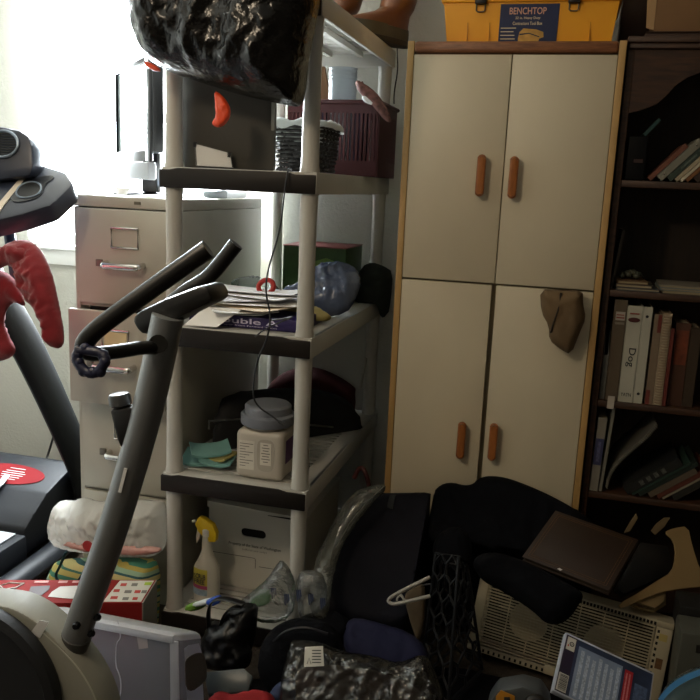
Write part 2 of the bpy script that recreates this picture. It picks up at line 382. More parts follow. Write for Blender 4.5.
# ================================================================== STORAGE CABINET
DOOR = mat('cream_laminate', '#cfc3a8', .5, var=.045, vs=5, bump=.06, bs=260, bdist=.0006, stretch=(1, 1, .5))
EDGE = mat('maple_edging', '#b8935b', .5, var=.1, vs=12, stretch=(4, 4, .4))
WALNUT = wood('walnut_top_strip', '#6b4127', '#8f5c38', 12, (2, 14, 14))
OAKH = wood('oak_handle', '#8a4f22', '#b06a33', 18, (5, 5, 1), .35)
cx0, cx1, cy0, ct = -.509, .117, 2.519, 1.818
sc_ = thing('storage_cabinet', 'tall cream four-door storage cabinet with maple edges and wooden handles', 'cabinet', ((cx0+cx1)/2, cy0+.2, 0))
CARC = mat('cabinet_carcass', '#a89878', .6)
mb = MB().box(cx0+.001, cx0+.019, cy0+.004, cy0+.4, 0, ct-.001).box(cx1-.019, cx1-.001, cy0+.004, cy0+.4, 0, ct-.001).box(cx0+.019, cx1-.019, cy0+.03, cy0+.4, ct-.03, ct-.012).box(cx0+.019, cx1-.019, cy0+.39, cy0+.4, 0, ct-.03).box(cx0+.019, cx1-.019, cy0+.03, cy0+.39, 1.09, 1.108).box(cx0+.019, cx1-.019, cy0+.03, cy0+.39, .06, .078).box(cx0+.019, cx1-.019, cy0+.04, cy0+.055, 0, .06)
mb.box(-.206, -.19, cy0+.03, cy0+.045, .078, 1.09).box(-.206, -.19, cy0+.03, cy0+.045, 1.108, ct-.03)
mb.build('carcass', CARC, sc_)
for xa in (cx0, cx1-.02): MB().box(xa, xa+.02, cy0-.002, cy0+.0035, 0, ct, bev=.0015).build('edge_strip', EDGE, sc_)
MB().box(cx0+.0205, cx1-.0205, cy0-.006, cy0+.03, ct-.034, ct-.001, bev=.009, seg=4).box(cx0+.0205, cx1-.0205, cy0+.03, cy0+.4, ct-.012, ct-.001).build('top_strip', WALNUT, sc_)
for dx0, dx1, z0, z1, hx, hz in ((cx0+.021, -.199, 1.110, ct-.038, -.262, 1.432), (-.196, cx1-.0215, 1.110, ct-.038, -.166, 1.430), (cx0+.021, -.206, .062, 1.104, -.263, .605), (-.192, cx1-.0215, .062, 1.104, -.163, .612)):
    d = MB().box(dx0, dx1, cy0, cy0+.018, z0, z1, bev=.0018).build('door', DOOR, sc_)
    pr = [Vector((hx+.0135*cos(a), cy0-.034, hz+(.048 if sin(a) > 0 else -.048)+.0135*sin(a))) for a in [2*pi*i/20+.01 for i in range(20)]]
    MB().prism(pr, (0, .018, 0), bev=.006).box(hx-.008, hx+.008, cy0-.018, cy0+.001, hz+.034, hz+.05, bev=.002).box(hx-.008, hx+.008, cy0-.018, cy0+.001, hz-.05, hz-.034, bev=.002).build('handle', OAKH, d)

# ================================================================== BOOKCASE
BW = wood('dark_bookcase_wood', '#2c1c12', '#4a2f1d', 7, (2, 6, 14), .5)
BWB = wood('dark_back_panel', '#1d140d', '#2e2014', 6, (8, 8, .7), .6)
BXL, BXR, BYF, BYB = .124, .98, 2.548, 2.84
BZ = [1.436, 1.112, .768, .47, .1]
bc = thing('bookcase', 'dark wood bookcase with a scalloped valance, right of the cream cabinet', 'bookcase', ((BXL+BXR)/2, 2.7, 0))
MB().box(BXL, BXL+.018, BYF, BYB, 0, 1.815, bev=.001).box(BXR-.018, BXR, BYF, BYB, 0, 1.815, bev=.001).build('side_panel', BW, bc)
MB().box(BXL+.018, BXR-.018, BYB-.008, BYB, .05, 1.815).build('back_panel', BWB, bc)
MB().box(BXL-.005, BXR+.02, BYF-.02, BYB, 1.815, 1.832, bev=.004).box(BXL, BXR+.01, BYF-.012, BYF+.004, 1.80, 1.814, bev=.003).build('top_board', BW, bc)
for z in BZ: MB().box(BXL+.0185, BXR-.0185, BYF+.004, BYB-.0085, z-.02, z, bev=.002).build('shelf', BW, bc)
vp = [(627, 113), (641, 110), (657, 104), (667, 95), (676, 85), (688, 77), (702, 72)]
V = [at(a, b, Y=BYF) for a, b in vp]; zs = [(v.x, v.z) for v in V]; xm = (BXL+BXR)/2
zs[0] = (BXL+.018, zs[0][1]); zs = [q for q in zs]; zs.append((xm-.1, zs[-1][1]+.012)); zs.append((xm, zs[-1][1]+.003))
left = [(x, z) for x, z in zs]; right = [(BXL+BXR-x, z) for x, z in zs[:-1]][::-1]
poly = [(BXL+.0185, 1.799)]+left+right+[(BXR-.0185, 1.799)]
MB().prism([(x, BYF+.002, z) for x, z in poly], (0, .014, 0)).build('valance', BW, bc)

# ================================================================== TREADMILL
TBLK = mat('treadmill_black', '#16191e', .5, spec=.35, var=.1, bump=.15, bs=300, bdist=.0006)
TSIL = mat('treadmill_silver', '#c9ccd0', .35, .3)
RED = mat('red_print', '#75151a', .75, spec=.2, var=.08)
WHP = mat('white_print', '#dcdcdc', .6, var=.02)
tm = thing('treadmill', 'black treadmill with a cup-holder console and a red oval label on its motor cover', 'treadmill', (-2.05, 2.1, 0))
# motor cover
prof = [(2.74, .06), (2.74, .20), (2.68, .27), (2.60, .30), (2.42, .245), (2.34, .195), (2.29, .16), (2.27, .06)]
mb = MB(); mb.prism([(-1.735, y, z) for y, z in prof], (-.64, 0, 0), bev=.012); mb.build('motor_cover', TBLK, tm)
hp = through((-1.8, 2.60, .30), (-2.1, 2.60, .30), (-1.9, 2.42, .245))
def ell(c, u, v, a, b, n=32): return [Vector(c)+Vector(u)*a*cos(2*pi*i/n)+Vector(v)*b*sin(2*pi*i/n) for i in range(n)]
M_ = frame((-2.0, 2.505, .2885), (1, 0, 0), (0, .95, .3)); hn = hp.n
lc = hp.at(8, 474)
lb = MB().prism(ell(lc+hn*.002, (1, 0, 0), (0, cos(.3), sin(.3)), .155, .058), hn*.001).build('warning_label', RED, tm)
for i, (dy, w) in enumerate(((.034, .10), (.018, .12), (.006, .15), (-.006, .14), (-.018, .12), (-.03, .09))):
    c_ = lc+hn*.0035+Vector((0, cos(.3), sin(.3)))*dy
    MB().prism([c_+Vector((a*w/1.6+.02, 0, 0))+Vector((0, cos(.3), sin(.3)))*b for a, b in ((-.5, -.0012), (.55, -.0012), (.55, .0012), (-.5, .0012))], hn*.0004).build('text_line', WHP, lb)
MB().tube(smooth_path([(-2.30, 2.35, .228), (-2.05, 2.34, .225), (-1.965, 2.35, .225), (-1.925, 2.385, .245), (-1.93, 2.45, .272)], 3), .018, 10, flat=.5).build('silver_trim', TSIL, tm)
# deck
mb = MB().box(-2.35, -1.735, .75, 2.26, .10, .135, bev=.006); mb.box(-2.36, -2.26, .7, 2.28, .06, .15, bev=.01); mb.box(-1.815, -1.72, .7, 2.28, .05, .145, bev=.012)
mb.build('deck', TBLK, tm)
MB().box(-2.25, -1.835, .76, 2.25, .1355, .139).build('belt', mat('belt_rubber', '#17181a', .8), tm)
MB().box(-1.832, -1.752, .74, 2.262, .146, .153, bev=.003).box(-2.345, -2.27, .74, 2.262, .151, .156, bev=.002).build('foot_rail', TSIL, tm)
MB().tube(smooth_path([(-1.735, .9, .03), (-1.68, 1.1, .04), (-1.66, 2.1, .05), (-1.67, 2.5, .06), (-1.73, 2.72, .06)], 2), .045, 10, flat=.75).build('base_frame', TBLK, tm)
# uprights
for sgn, ux in ((1, -1.70), (-1, -2.40)):
    pt = [at(86, 478, X=-1.70), at(64, 425, X=-1.7), at(40, 372, X=-1.7), at(16, 325, X=-1.7), at(-12, 285, X=-1.7), at(-20, 240, X=-1.7), at(2, 205, X=-1.70)]
    pp = [Vector((ux, p.y, p.z)) for p in pt]; pp[0] = Vector((ux, pp[0].y, .06)); pp.insert(1, Vector((ux, pt[0].y, pt[0].z)))
    MB().tube(smooth_path(pp[:-1], 3), .066, 16, flat=.5).build('upright', mat('upright_black', '#0e1012', .6, spec=.25), tm)
p = at(14, 250, Y=2.02)
MB().tube([at(17, 285, Y=2.09), at(12, 250, Y=2.10), at(6, 214, Y=2.12)], .017, 12).build('handrail', mat('handrail_tube', '#39424e', .35, .6), tm)
# console
CN = mat('console_plastic', '#2b3140', .4, var=.08)
kp = Plane(at(40, 190, Y=2.08), (.05, -.62, .78)); kn = kp.n
top = px(kp, [(-75, 236), (-60, 200), (-12, 168), (30, 163), (37, 163), (66, 172), (72, 182), (71, 186), (56, 200), (50, 205), (22, 214), (-20, 224)])
con = MB().prism(top, -kn*.062, bev=.008).build('console', CN, tm)
fan = px(Plane(kp.p+kn*.01, (.1, -.97, .2)), [(-62, 128), (-40, 121), (5, 127), (20, 130), (28, 135), (32, 146), (33, 166), (30, 176), (-70, 190), (-68, 140)])
bk = MB().prism(fan, Vector((-.02, .09, -.01)), bev=.012).build('console_back', CN, con)
fp = Plane(kp.p+kn*.0125+Vector((0,-.002,0)), (.1, -.97, .2))
fcen = fp.at(3, 144); u_ = Vector((1, .1, 0)).normalized(); v_ = fp.n.cross(u_)
MB().tube(ell(fcen+fp.n*.001, u_, v_, .047, .038, 40), .004, 8, True).build('vent_ring', mat('vent_ring', '#7d8896', .3, .6), bk)
mb = MB()
for i in range(9):
    w = -.030+.0075*i; hw = .043*sqrt(max(0, 1-(w/.036)**2)); mb.tube([fcen+u_*-hw+v_*w+fp.n*.001, fcen+u_*hw+v_*w+fp.n*.001], .0022, 6)
mb.build('fan_vent', mat('vent_black', '#101114', .5), bk)
st = px(Plane(kp.p+kn*.001, kn), [(-12, 218), (-3, 206), (33, 164), (37, 165), (4, 206), (-6, 222)])
MB().prism(st, kn*.003).build('console_strip', mat('strip_beige', '#cbbfae', .4), con)
kc = Plane(kp.p+kn*.002, kn)
def pell(pl, pts, k=3): return chaikin(px(pl, pts), k)
rc = MB().prism(pell(kc, [(8, 196), (14, 184), (28, 179), (52, 175), (55, 178), (45, 184), (42, 196), (28, 201), (14, 203)]), kn*.0015).build('cup_tray', mat('console_dark', '#1a1d24', .35), con)
MB().tube(pell(Plane(kp.p+kn*.005, kn), [(15, 193), (20, 185), (32, 181), (41, 184), (41, 192), (33, 197), (20, 198)], 2), .0028, 8, True).build('cup_rim', mat('vent_ring', ''), rc)
MB().prism(pell(Plane(kp.p+kn*.0042, kn), [(15, 193), (20, 185), (32, 181), (41, 184), (41, 192), (33, 197), (20, 198)]), kn*.0006).build('cup_well', mat('well_black', '#08080a', .5), rc)
for bx_, by_ in ((0, 181), (6, 177), (12, 173), (-5, 185)):
    MB().prism(ell(kc.at(bx_, by_), (1, 0, 0), kn.cross(Vector((1, 0, 0))), .009, .006, 16), kn*.005, bev=.0015).build('button', TSIL, con)

# ================================================================== EXERCISE BIKE
GM = mat('grey_metal_paint', '#868a8d', .35, .55, var=.05)
SHR = mat('grey_shroud_plastic', '#8d8d84', .5, var=.06, vs=5, bump=.1, bs=250, bdist=.0006)
FOAM = mat('black_foam', '#100f0f', .36, var=.1, bump=.25, bs=400, bdist=.0006, spec=.55)
eb = thing('exercise_bike', 'grey upright exercise bike with curved mast and black foam handlebars', 'exercise bike', (-.9, 1.36, 0))
YM = 1.335
MP = [(69, 656), (81, 621), (92, 590), (104, 556), (116, 520), (128, 480), (142, 432), (153, 388), (162, 345), (168, 316)]
mp = smooth_path([at(a, b, Y=YM) for a, b in MP], 2)
MB().tube(mp, .0295, 22).build('mast', GM, eb)
MB().lathe([(.0, -.02), (.0305, -.02), (.0312, 0), (.0312, .02), (.0297, .021)], at(74, 643, Y=YM), 24, Matrix.Rotation(R(20), 4, 'Y')).build('mast_collar', mat('collar_dark', '#4c4c4a', .4, .4), eb)
for a, b, dy in ((76, 626, -.034), (96, 617, -.005), (90, 633, -.005)):
    c = at(a, b, Y=YM+dy); off = Vector((0, -1, 0)) if dy < -.02 else Vector((1, -.2, .1))
    q = off.to_track_quat('Z', 'Y').to_matrix().to_4x4()
    MB().lathe([(.0075, -.006), (.0085, 0), (.006, .005), (.0, .006)], c+off*(.0 if dy < -.02 else .004), 8, q).build('bolt', mat('bolt_black', '#16161a', .35, .6), eb)
# seat-post style knob and bracket on the mast
K = at(123, 398, Y=YM)
br = px(vplane(YM), [(115, 408), (136, 405), (140, 420), (126, 446), (122, 436)])
kb = MB().prism([v+Vector((0, -.02, 0)) for v in br], (0, .04, 0), bev=.005).build('bracket', FOAM, eb)
kk = (at(121, 393, Y=YM)-at(126, 425, Y=YM)).normalized(); q = kk.to_track_quat('Z', 'Y').to_matrix().to_4x4()
MB().lathe([(.0, 0), (.016, 0), (.021, .005), (.021, .022), (.018, .026), (.0, .027)], at(121, 407, Y=YM), 18, q).build('knob', mat('knob_plastic', '#3a3d40', .3), kb)
# warning strip on the mast
sp = [at(121+3.4*i*0, 0, Y=YM) for i in range(0)]
w1 = px(Plane((0, YM-.0325, 0), (0, -1, 0)), [(118, 492), (124, 468), (127, 469), (121, 493)])
MB().prism(w1, (0, .002, 0)).build('warning_strip', WHP, eb)
# console pad
pc = px(vplane(1.33), [(136, 329), (132, 322), (133, 316), (139, 311), (164, 299), (198, 286), (206, 287), (212, 298), (209, 304), (190, 313), (150, 334), (141, 335)])
MB().prism([v for v in pc], (0, .085, .0), bev=.008).build('console_pad', FOAM, eb)
# handlebars
hl = [at(160, 349, Y=1.33), at(146, 347, Y=1.28), at(122, 351, Y=1.225), at(100, 354, Y=1.18), at(86, 354, Y=1.165), at(83, 345, Y=1.16), at(93, 332, Y=1.165), at(118, 313, Y=1.18), at(160, 283, Y=1.2), at(208, 249, Y=1.22)]
hl = smooth_path(hl, 3)
k0 = next(i for i, p in enumerate(hl) if p.x == min(q.x for q in hl))
MB().tube(hl[:k0+4], .0125, 14).build('handlebar_tube', mat('handlebar_metal', '#2a2a29', .35, .5), eb)
MB().tube(hl[k0-1:], .0158, 16).build('foam_grip', FOAM, eb)
hr = smooth_path([at(168, 343, Y=1.43), at(160, 335, Y=1.50), at(158, 322, Y=1.54), at(168, 306, Y=1.56), at(186, 291, Y=1.57), at(204, 281, Y=1.575), at(214, 272, Y=1.58), at(236, 244, Y=1.59)], 3)
MB().tube(hr, .0165, 16).build('foam_grip', FOAM, eb)
MB().tube([at(158, 344, Y=1.30), at(166, 340, Y=1.44)], .017, 14).build('crossbar', mat('handlebar_metal', ''), eb)
# shroud: side profile, flywheel cover disc
SP = px(vplane(1.295), [(-150, 640), (-110, 612), (-60, 601), (0, 605), (20, 612), (40, 625), (62, 647), (82, 672), (98, 702), (106, 735), (120, 780), (60, 830), (-160, 840), (-190, 740)])
sh = MB().prism(chaikin(SP, 2), (0, .075, 0), bev=.006).build('shroud', SHR, eb)
cv = smooth_path(px(vplane(1.2955), [(38, 628), (62, 650), (82, 672), (98, 702), (104, 740)]), 2)
MB().tube(cv, .0016, 6).build('shroud_seam', mat('seam_light', '#a9a99f', .5), sh)
MB().prism([v for v in px(vplane(1.2945), [(31, 632), (40, 620), (49, 622), (40, 638)])], (0, -.001, 0)).build('sticker', WHP, sh)
cd = at(-24, 690, Y=1.265); rr = (at(54, 690, Y=1.265)-cd).length
Mq = Matrix.Rotation(pi/2, 4, 'X')
MB().lathe([(0, .0), (rr*.97, .0), (rr, -.012), (rr*.99, -.03), (rr*.9, -.036), (rr*.86, -.028), (0, -.028)], cd+Vector((0, 0.027, 0)), 64, Mq.inverted()).build('flywheel_cover', mat('cover_black', '#17191d', .6, var=.2, bump=.5, bs=200, bdist=.001), eb)
# base and feet below
zb = min(v.z for v in SP)
MB().box(-1.42, -.72, 1.30, 1.365, .06, zb+.03, bev=.01).build('base_beam', GM, eb)
for x in (-1.40, -.76): MB().tube([(x, 1.14, .035), (x, 1.47 if x > -1 else 1.64, .035)], .033, 16).build('stabiliser', GM, eb)

# blue hair scrunchie on the near grip
scr = thing('hair_scrunchie', 'dark blue ruched hair scrunchie looped on the near bike handlebar', 'scrunchie', at(90, 376, Y=1.16))
sm_ = MB(); ring_ = chaikin([at(a, b, Y=y) for a, b, y in ((79, 349, 1.145), (76, 357, 1.142), (79, 365, 1.14), (86, 372, 1.14), (95, 374, 1.14), (101, 369, 1.142), (106, 361, 1.145), (104, 353, 1.15))], 1)
for i, p in enumerate(ring_): sm_.ball(p+Vector((.002*sin(i*2.3), 0, .002*cos(i*1.7))), .0075+.002*(i % 2), 2, (1, .9, 1.1))
sm_.tube(ring_, .0085, 8, True); sm_.build('scrunchie_ring', mat('navy_satin', '#181c38', .45, var=.3, vs=60, bump=.4, bs=200), scr, ang=180)
# ================================================================== ON THE FILING CABINET
BLKP = mat('black_gloss_plastic', '#111214', .28, var=.05)
GRYP = mat('grey_plastic', '#8b8f93', .5)
mo = thing('monitor', 'black flat-screen monitor with a row of buttons, standing on the filing cabinet', 'monitor', (-1.33, 2.5, fh))
nr_b = at(148, 157, Y=2.37); zt, zb2 = 1.738, 1.462
fa = Vector((-1.585, 2.70, 0)); ne = Vector((-1.285, 2.37, 0)); ax = (ne-fa).normalized(); nm_ = Vector((0, 0, 1)).cross(ax)
if nm_.dot(Vector((0, 0, 1.5))-fa) < 0 and nm_.y > 0: nm_ = -nm_
nm_ = -nm_ if nm_.y > 0 else nm_
wd = (ne-fa).length; MM = frame(fa+Vector((0, 0, zb2)), ax, (0, 0, 1))
if MM.to_3x3().col[2].y > 0: pass
sg = 1 if MM.to_3x3().col[2].dot(nm_) > 0 else -1
def mbx(*a, **k): q = MB(MM); q.box(*a, **k); return q
h_ = zt-zb2
b1 = mbx(0, wd, 0, h_, *sorted((0, -sg*.045)), bev=.006).build('housing', BLKP, mo)
mbx(-.002, wd+.05, -.03, h_+.012, *sorted((.001*sg, .011*sg)), bev=.004)
q = MB(MM); z0, z1 = sorted((.0005*sg, .012*sg))
q.box(-.012, .004, -.028, h_+.012, z0, z1, bev=.003).box(wd-.012, wd+.042, -.028, h_+.012, z0, z1, bev=.003).box(.004, wd-.012, h_-.004, h_+.012, z0, z1, bev=.003).box(.004, wd-.012, -.028, .006, z0, z1, bev=.003)
q.build('bezel', BLKP, mo)
scm = mat('screen_reflection_tone', '#9fb0b4', .12, var=.02, coat=.6)  # pale base colour paints in the window's reflection
mbx(.004, wd-.012, .006, h_-.004, *sorted((.001*sg, .004*sg))).build('screen', scm, mo)
bt = None
for i in range(9): mbx(wd+.006, wd+.013, .012+.014*i, .018+.014*i, *sorted((.0122*sg, .0135*sg))).build('button', mat('button_grey', '#aab0b4', .4), mo)
mbx(wd+.008, wd+.022, h_-.075, h_-.03, *sorted((.0122*sg, .0132*sg))).build('badge', mat('button_grey', ''), mo)
mbx(-.01, wd+.04, -.085, -.03, *sorted((.018*sg, -.01*sg)), bev=.006).build('speaker_bar', GRYP, mo)
sc0 = fa.lerp(ne, .75); sb = Vector((sc0.x, sc0.y, 0))-nm_*.03
MB().box(sb.x-.028, sb.x+.028, sb.y-.012, sb.y+.02, fh+.012, 1.5, bev=.005).build('stand_neck', BLKP, mo)
MB().lathe([(0, 0), (.105, 0), (.105, .006), (.09, .011), (0, .0125)], (sb.x-.06, sb.y+.06, fh+.0005), 32).build('stand_base', BLKP, mo)
cp = at(122, 190, Y=2.31)
bw = MB().lathe([(0, 0), (.014, 0), (.018, .006), (.026, .016), (.028, .021), (.026, .0205), (.016, .008), (0, .005)], (cp.x, 2.31, fh+.0035), 24).build('bowl', mat('white_glaze', '#e4e2dc', .3), None)
tag(bw, 'small white bowl on the front edge of the filing cabinet', 'bowl')
def sheet(name, c, w, d, rot, m, curl=.0, seed=0, t=.0006, tilt=(0, 0), parent=None, nx=10):
    vs = []; fs = []; rg = Matrix.Rotation(rot, 3, 'Z')
    for lay in (0, 1):
        for i in range(nx+1):
            for j in range(nx+1):
                x = (i/nx-.5)*w; y = (j/nx-.5)*d
                z = curl*(noise.noise(Vector((x*6+seed, y*6, seed)))+1)*.5+abs(x/w*2)**3*curl*.8+tilt[0]*x+tilt[1]*y
                p_ = rg @ Vector((x, y, 0)); vs.append((c[0]+p_.x, c[1]+p_.y, c[2]+z+t*lay))
    n_ = (nx+1)**2
    for lay in (0, 1):
        for i in range(nx):
            for j in range(nx):
                a = lay*n_+i*(nx+1)+j; f = [a, a+nx+1, a+nx+2, a+1]; fs.append(f if lay else f[::-1])
    ring = [i*(nx+1) for i in range(nx+1)]+[nx*(nx+1)+j for j in range(1, nx+1)]+[i*(nx+1)+nx for i in range(nx-1, -1, -1)]+[j for j in range(nx-1, 0, -1)]
    for i in range(len(ring)): a, b = ring[i], ring[(i+1) % len(ring)]; fs.append([a, b, b+n_, a+n_])
    return MB().add(vs, fs).build(name, m, parent)
tag(sheet('paper_sheet', (-1.37, 2.29, fh+.0005), .15, .09, .1, PAPER, .0015, 1), 'flat white paper under the small bowl on the filing cabinet', 'paper')
tag(sheet('paper_sheet', (-1.205, 2.33, fh+.0005), .17, .15, -.05, PAPER, .004, 2), 'white paper beside the monitor foot on the filing cabinet', 'paper')
tag(sheet('envelope', (-1.22, 2.58, fh+.014), .2, .12, .3, mat('leak_pale_blue', '#c3d3e2', .7), .012, 3), 'pale blue sheet behind the monitor foot, coloured like the light leaking in', 'envelope')  # pale sheet imitates bright light leaking in under the shelf
tag(MB().box(-1.22, -1.13, 2.62, 2.80, fh+.0008, fh+.026, bev=.002).build('booklet', mat('leak_white', '#d7dade', .6)), 'white block at the back of the filing cabinet, coloured like the light leaking in', 'booklet')  # white block imitates the same leaking light

# ================================================================== TOP OF THE SHELVING UNIT
TB = mat('black_bin_liner', '#0b0a09', .26, var=.1, bump=.55, bs=22, bdist=.02, spec=.45)
ORG = mat('orange_drawstring', '#e0471a', .5, var=.06)
tz = SH[4]+.004
def bagpost(v):
    k = min(1, max(0, (v.z-tz-.025)/.09)); k = k*k*(3-2*k)
    return Vector((v.x, v.y if v.y < 2.03 else 2.03+(v.y-2.03)*(.09+.91*k), v.z))
tb = thing('trash_bag', 'black shiny trash bag with orange drawstrings, slumped over the top shelf edge', 'bag', (-.88, 2.1, tz))
o_ = [(128, -90), (131, -20), (134, 8), (140, 38), (150, 60), (168, 72), (205, 84), (240, 95), (285, 105), (302, 108), (306, 92), (309, 60), (317, 20), (324, -20), (322, -90), (290, -130), (220, -140), (160, -125)]
ppx(vplane(2.03), o_, h=.0085, front=.13, back=.34, amp=.03, sc=(9, 6), fine=.009, seed=3, rnd=.13, post=bagpost, smooth=2).build('bag_body', TB, tb, ang=180)
def dp(v): return v
ppx(vplane(1.985), [(214, 90), (221, 94), (227, 101), (231, 109), (230, 118), (225, 125), (219, 128), (213, 126), (212, 122), (216, 116), (215, 104)], h=.0035, front=.008, back=.006, amp=.006, sc=(40, 30), seed=2, smooth=1).build('drawstring', ORG, tb, ang=180)
ppx(vplane(1.985), [(143, 60), (150, 62), (160, 68), (161, 72), (153, 71), (146, 66)], h=.004, front=.01, back=.006, amp=.002, sc=(40, 40), seed=4).build('drawstring', ORG, tb, ang=180)
# boots
LEA = mat('brown_leather', '#6b3f22', .35, var=.18, vs=14, bump=.3, bs=60, bdist=.002)
RUB = mat('olive_rubber', '#4a4636', .6, var=.1)
SOLE = mat('boot_sole', '#2b2219', .7)
LACE = mat('dark_lace', '#1a1614', .8)
def loft(mb, secs, n=24):                # secs: list of (center, rx, ry, Matrix3)
    vs = []; fs = []
    for c, rx, ry, M in secs:
        for j in range(n):
            a = 2*pi*j/n; vs.append(Vector(c)+M @ Vector((rx*cos(a), ry*sin(a), 0)))
    for i in range(len(secs)-1):
        for j in range(n): fs.append([i*n+j, i*n+(j+1) % n, (i+1)*n+(j+1) % n, (i+1)*n+j])
    fs.append(list(range(n))[::-1]); fs.append([(len(secs)-1)*n+j for j in range(n)])
    return mb.add(vs, fs)
I3 = Matrix.Identity(3)
def boot(loc, rot, label):
    t = thing('boot', label, 'boot', loc, 'pair of brown boots')
    Mx = Matrix.Translation(Vector(loc)) @ Matrix.Rotation(rot, 4, 'Z')          # toe towards local +x
    def foot(s, z): 
        out = []
        for i in range(40):
            a = 2*pi*i/40; x = .105+.145*cos(a); w = .038+.012*max(0, cos(a))*(1-abs(cos(a))**6)+.004*(cos(a) > 0); y = w*s*sin(a)*(1-.25*max(0, cos(a))**4)
            out.append(Vector((.105+(x-.105)*(.94+.06*s), y, z)))
        return out
    def layers(ls):
        mb = MB(Mx); vs = []; fs = []
        for s, z in ls: vs += foot(s, z)
        for i in range(len(ls)-1):
            for j in range(40): fs.append([i*40+j, i*40+(j+1) % 40, (i+1)*40+(j+1) % 40, (i+1)*40+j])
        fs.append(list(range(40))[::-1]); fs.append([(len(ls)-1)*40+j for j in range(40)]); return mb.add(vs, fs)
    layers([(1.0, 0), (1.06, .004), (1.06, .016), (1.0, .019)]).build('sole', SOLE, t)
    layers([(1.0, .0195), (1.02, .03), (1.0, .046), (.96, .058)]).build('rubber_rand', RUB, t)
    mb = MB(Mx)
    secs = []
    for z, cx_, rx, ry in ((.055, .105, .140, .040), (.07, .095, .13, .040), (.085, .07, .105, .040), (.10, .045, .08, .041), (.12, .022, .066, .054), (.15, .012, .064, .060), (.19, .008, .066, .064), (.23, .01, .068, .066), (.26, .012, .07, .067)):
        secs.append((Vector((cx_, 0, z)), rx, ry, I3))
    loft(mb, secs, 32); mb.build('upper', LEA, t)
    lc_ = MB(Mx)
    for i in range(7):
        z = .09+.024*i; x = .012+.058+max(0, .115-z)*1.6
        lc_.tube([(x-.012, -.026, z), (x+.003, -.008, z+.008), (x+.003, .008, z+.004), (x-.012, .026, z+.012)], .0022, 6)
    lc_.build('laces', LACE, t)
    return t
bz = SH[4]+.0015
boot((-.622, 2.925, bz), R(238), 'brown leather boot with olive rubber rand at the back corner of the top shelf')
boot((-.81, 2.90, bz), R(250), 'brown leather boot half hidden beside the trash bag on the top shelf')
tag(MB().tube(smooth_path([at(396, 40, Y=2.985)+Vector((0.006,0,.0)), at(397, 52, Y=2.985), at(398, 70, Y=2.985), at(394, 92, Y=2.985), at(394, 104, Y=2.985)], 2), .0025, 6).build('shoelace', LACE), 'dark bootlace dangling below the top shelf corner', 'shoelace')

# ================================================================== SECOND SHELF FROM TOP
z3 = SH[3]+.001
pl = [at(182, 150, Y=2.48), at(272, 150, Y=2.48)]
pn = thing('grey_board', 'large dark grey board standing upright behind the orange drawstring', 'board', (-.97, 2.23, z3))
DG = mat('dark_grey_panel', '#37342d', .6, var=.06)
xl, xr = at(176, 150, Y=2.16).x, at(274, 150, Y=2.16).x
MB().box(max(xl, -1.085), xr, 2.16, 2.18, z3, 1.79, bev=.006).build('panel_board', DG, pn)
MB().box(xr-.009, xr+.0005, 2.156, 2.1595, 1.525, 1.61, bev=.001).build('edge_strip', mat('pale_strip', '#77756c', .5), pn)
pp_ = Plane((-.95, 2.20, z3), (0, -.95, .3))
ph = thing('sign_holder', 'clear tilted sign holder with a white sheet, in front of the grey panel', 'sign holder', (-.98, 2.2, z3))
qd = px(Plane((-.95, 2.125, z3), (0, -.97, .22)), [(196, 166), (194, 143), (231, 153), (233, 168)]); qn = Plane((0, 0, 0), (0, -.97, .22)).n
zmin = min(v.z for v in qd); qd = [Vector((v.x, v.y, max(v.z, z3+.0005))) for v in qd]
CLR = film('clear_acrylic', '#ffffff', .85, .05, 0, 5, .2)
MB().prism([v for v in qd], qn*.003).build('acrylic_sheet', CLR, ph)
ce = sum(qd, Vector())/4
MB().prism([ce+(v-ce)*.93+Vector((0,.001,0)) for v in qd], -qn*.001).build('paper_insert', PAPER, ph)
for v in (qd[1], qd[2]): MB().box(v.x-.008 if v is qd[2] else v.x, v.x if v is qd[2] else v.x+.008, v.y-.006, v.y+.004, v.z-.012, v.z+.003).build('corner_clip', BLKP, ph)

# black woven basket with a plastic liner
WV = mat('black_wicker', '#17130f', .55, bump=.3, bs=200)
bk_ = thing('wicker_basket', 'black woven basket with a white plastic liner, beside the front post', 'basket', (-.78, 2.42, z3))
bx0, bx1, by0, by1, bz0, bz1 = at(276, 168, Y=2.34).x, at(318, 168, Y=2.34).x, 2.34, 2.52, z3+.004, at(285, 124, Y=2.34).z
mb = MB(); rows, cols = 11, 17
def rrect(z, g=0):
    k = (z-bz0)/(bz1-bz0)*.012+g; x0, x1, y0, y1 = bx0-k, bx1+k, by0-k, by1+k; P = []; r_ = .025
    for cx_, cy_, a0 in ((x1-r_, y0+r_, -90), (x1-r_, y1-r_, 0), (x0+r_, y1-r_, 90), (x0+r_, y0+r_, 180)):
        P += [Vector((cx_+r_*cos(R(a0+i*22.5)), cy_+r_*sin(R(a0+i*22.5)), z)) for i in range(5)]
    out = []
    for i in range(len(P)):
        a, b = P[i], P[(i+1) % len(P)]; n_ = max(1, int((b-a).length/.009)); out += [a.lerp(b, j/n_) for j in range(n_)]
    return out
for i in range(rows):
    z = bz0+.006+(bz1-bz0-.012)*i/(rows-1); P = rrect(z); c_ = sum(P, Vector())/len(P)
    P = [p+(p-c_).normalized()*(.0035*(1 if (j//2+i) % 2 else -1)) for j, p in enumerate(P)]
    mb.tube(P, .0052, 6, True)
mb.build('weave', WV, bk_)
mb = MB(); P0 = rrect(bz0); P1 = rrect(bz1); 
for i in range(0, len(P0), 4): mb.tube([P0[i], P1[min(i, len(P1)-1)]], .003, 6)
mb.build('stakes', WV, bk_)
mb = MB(); mb.box(bx0, bx1, by0, by1, bz0, bz0+.006); mb.build('basket_base', WV, bk_)
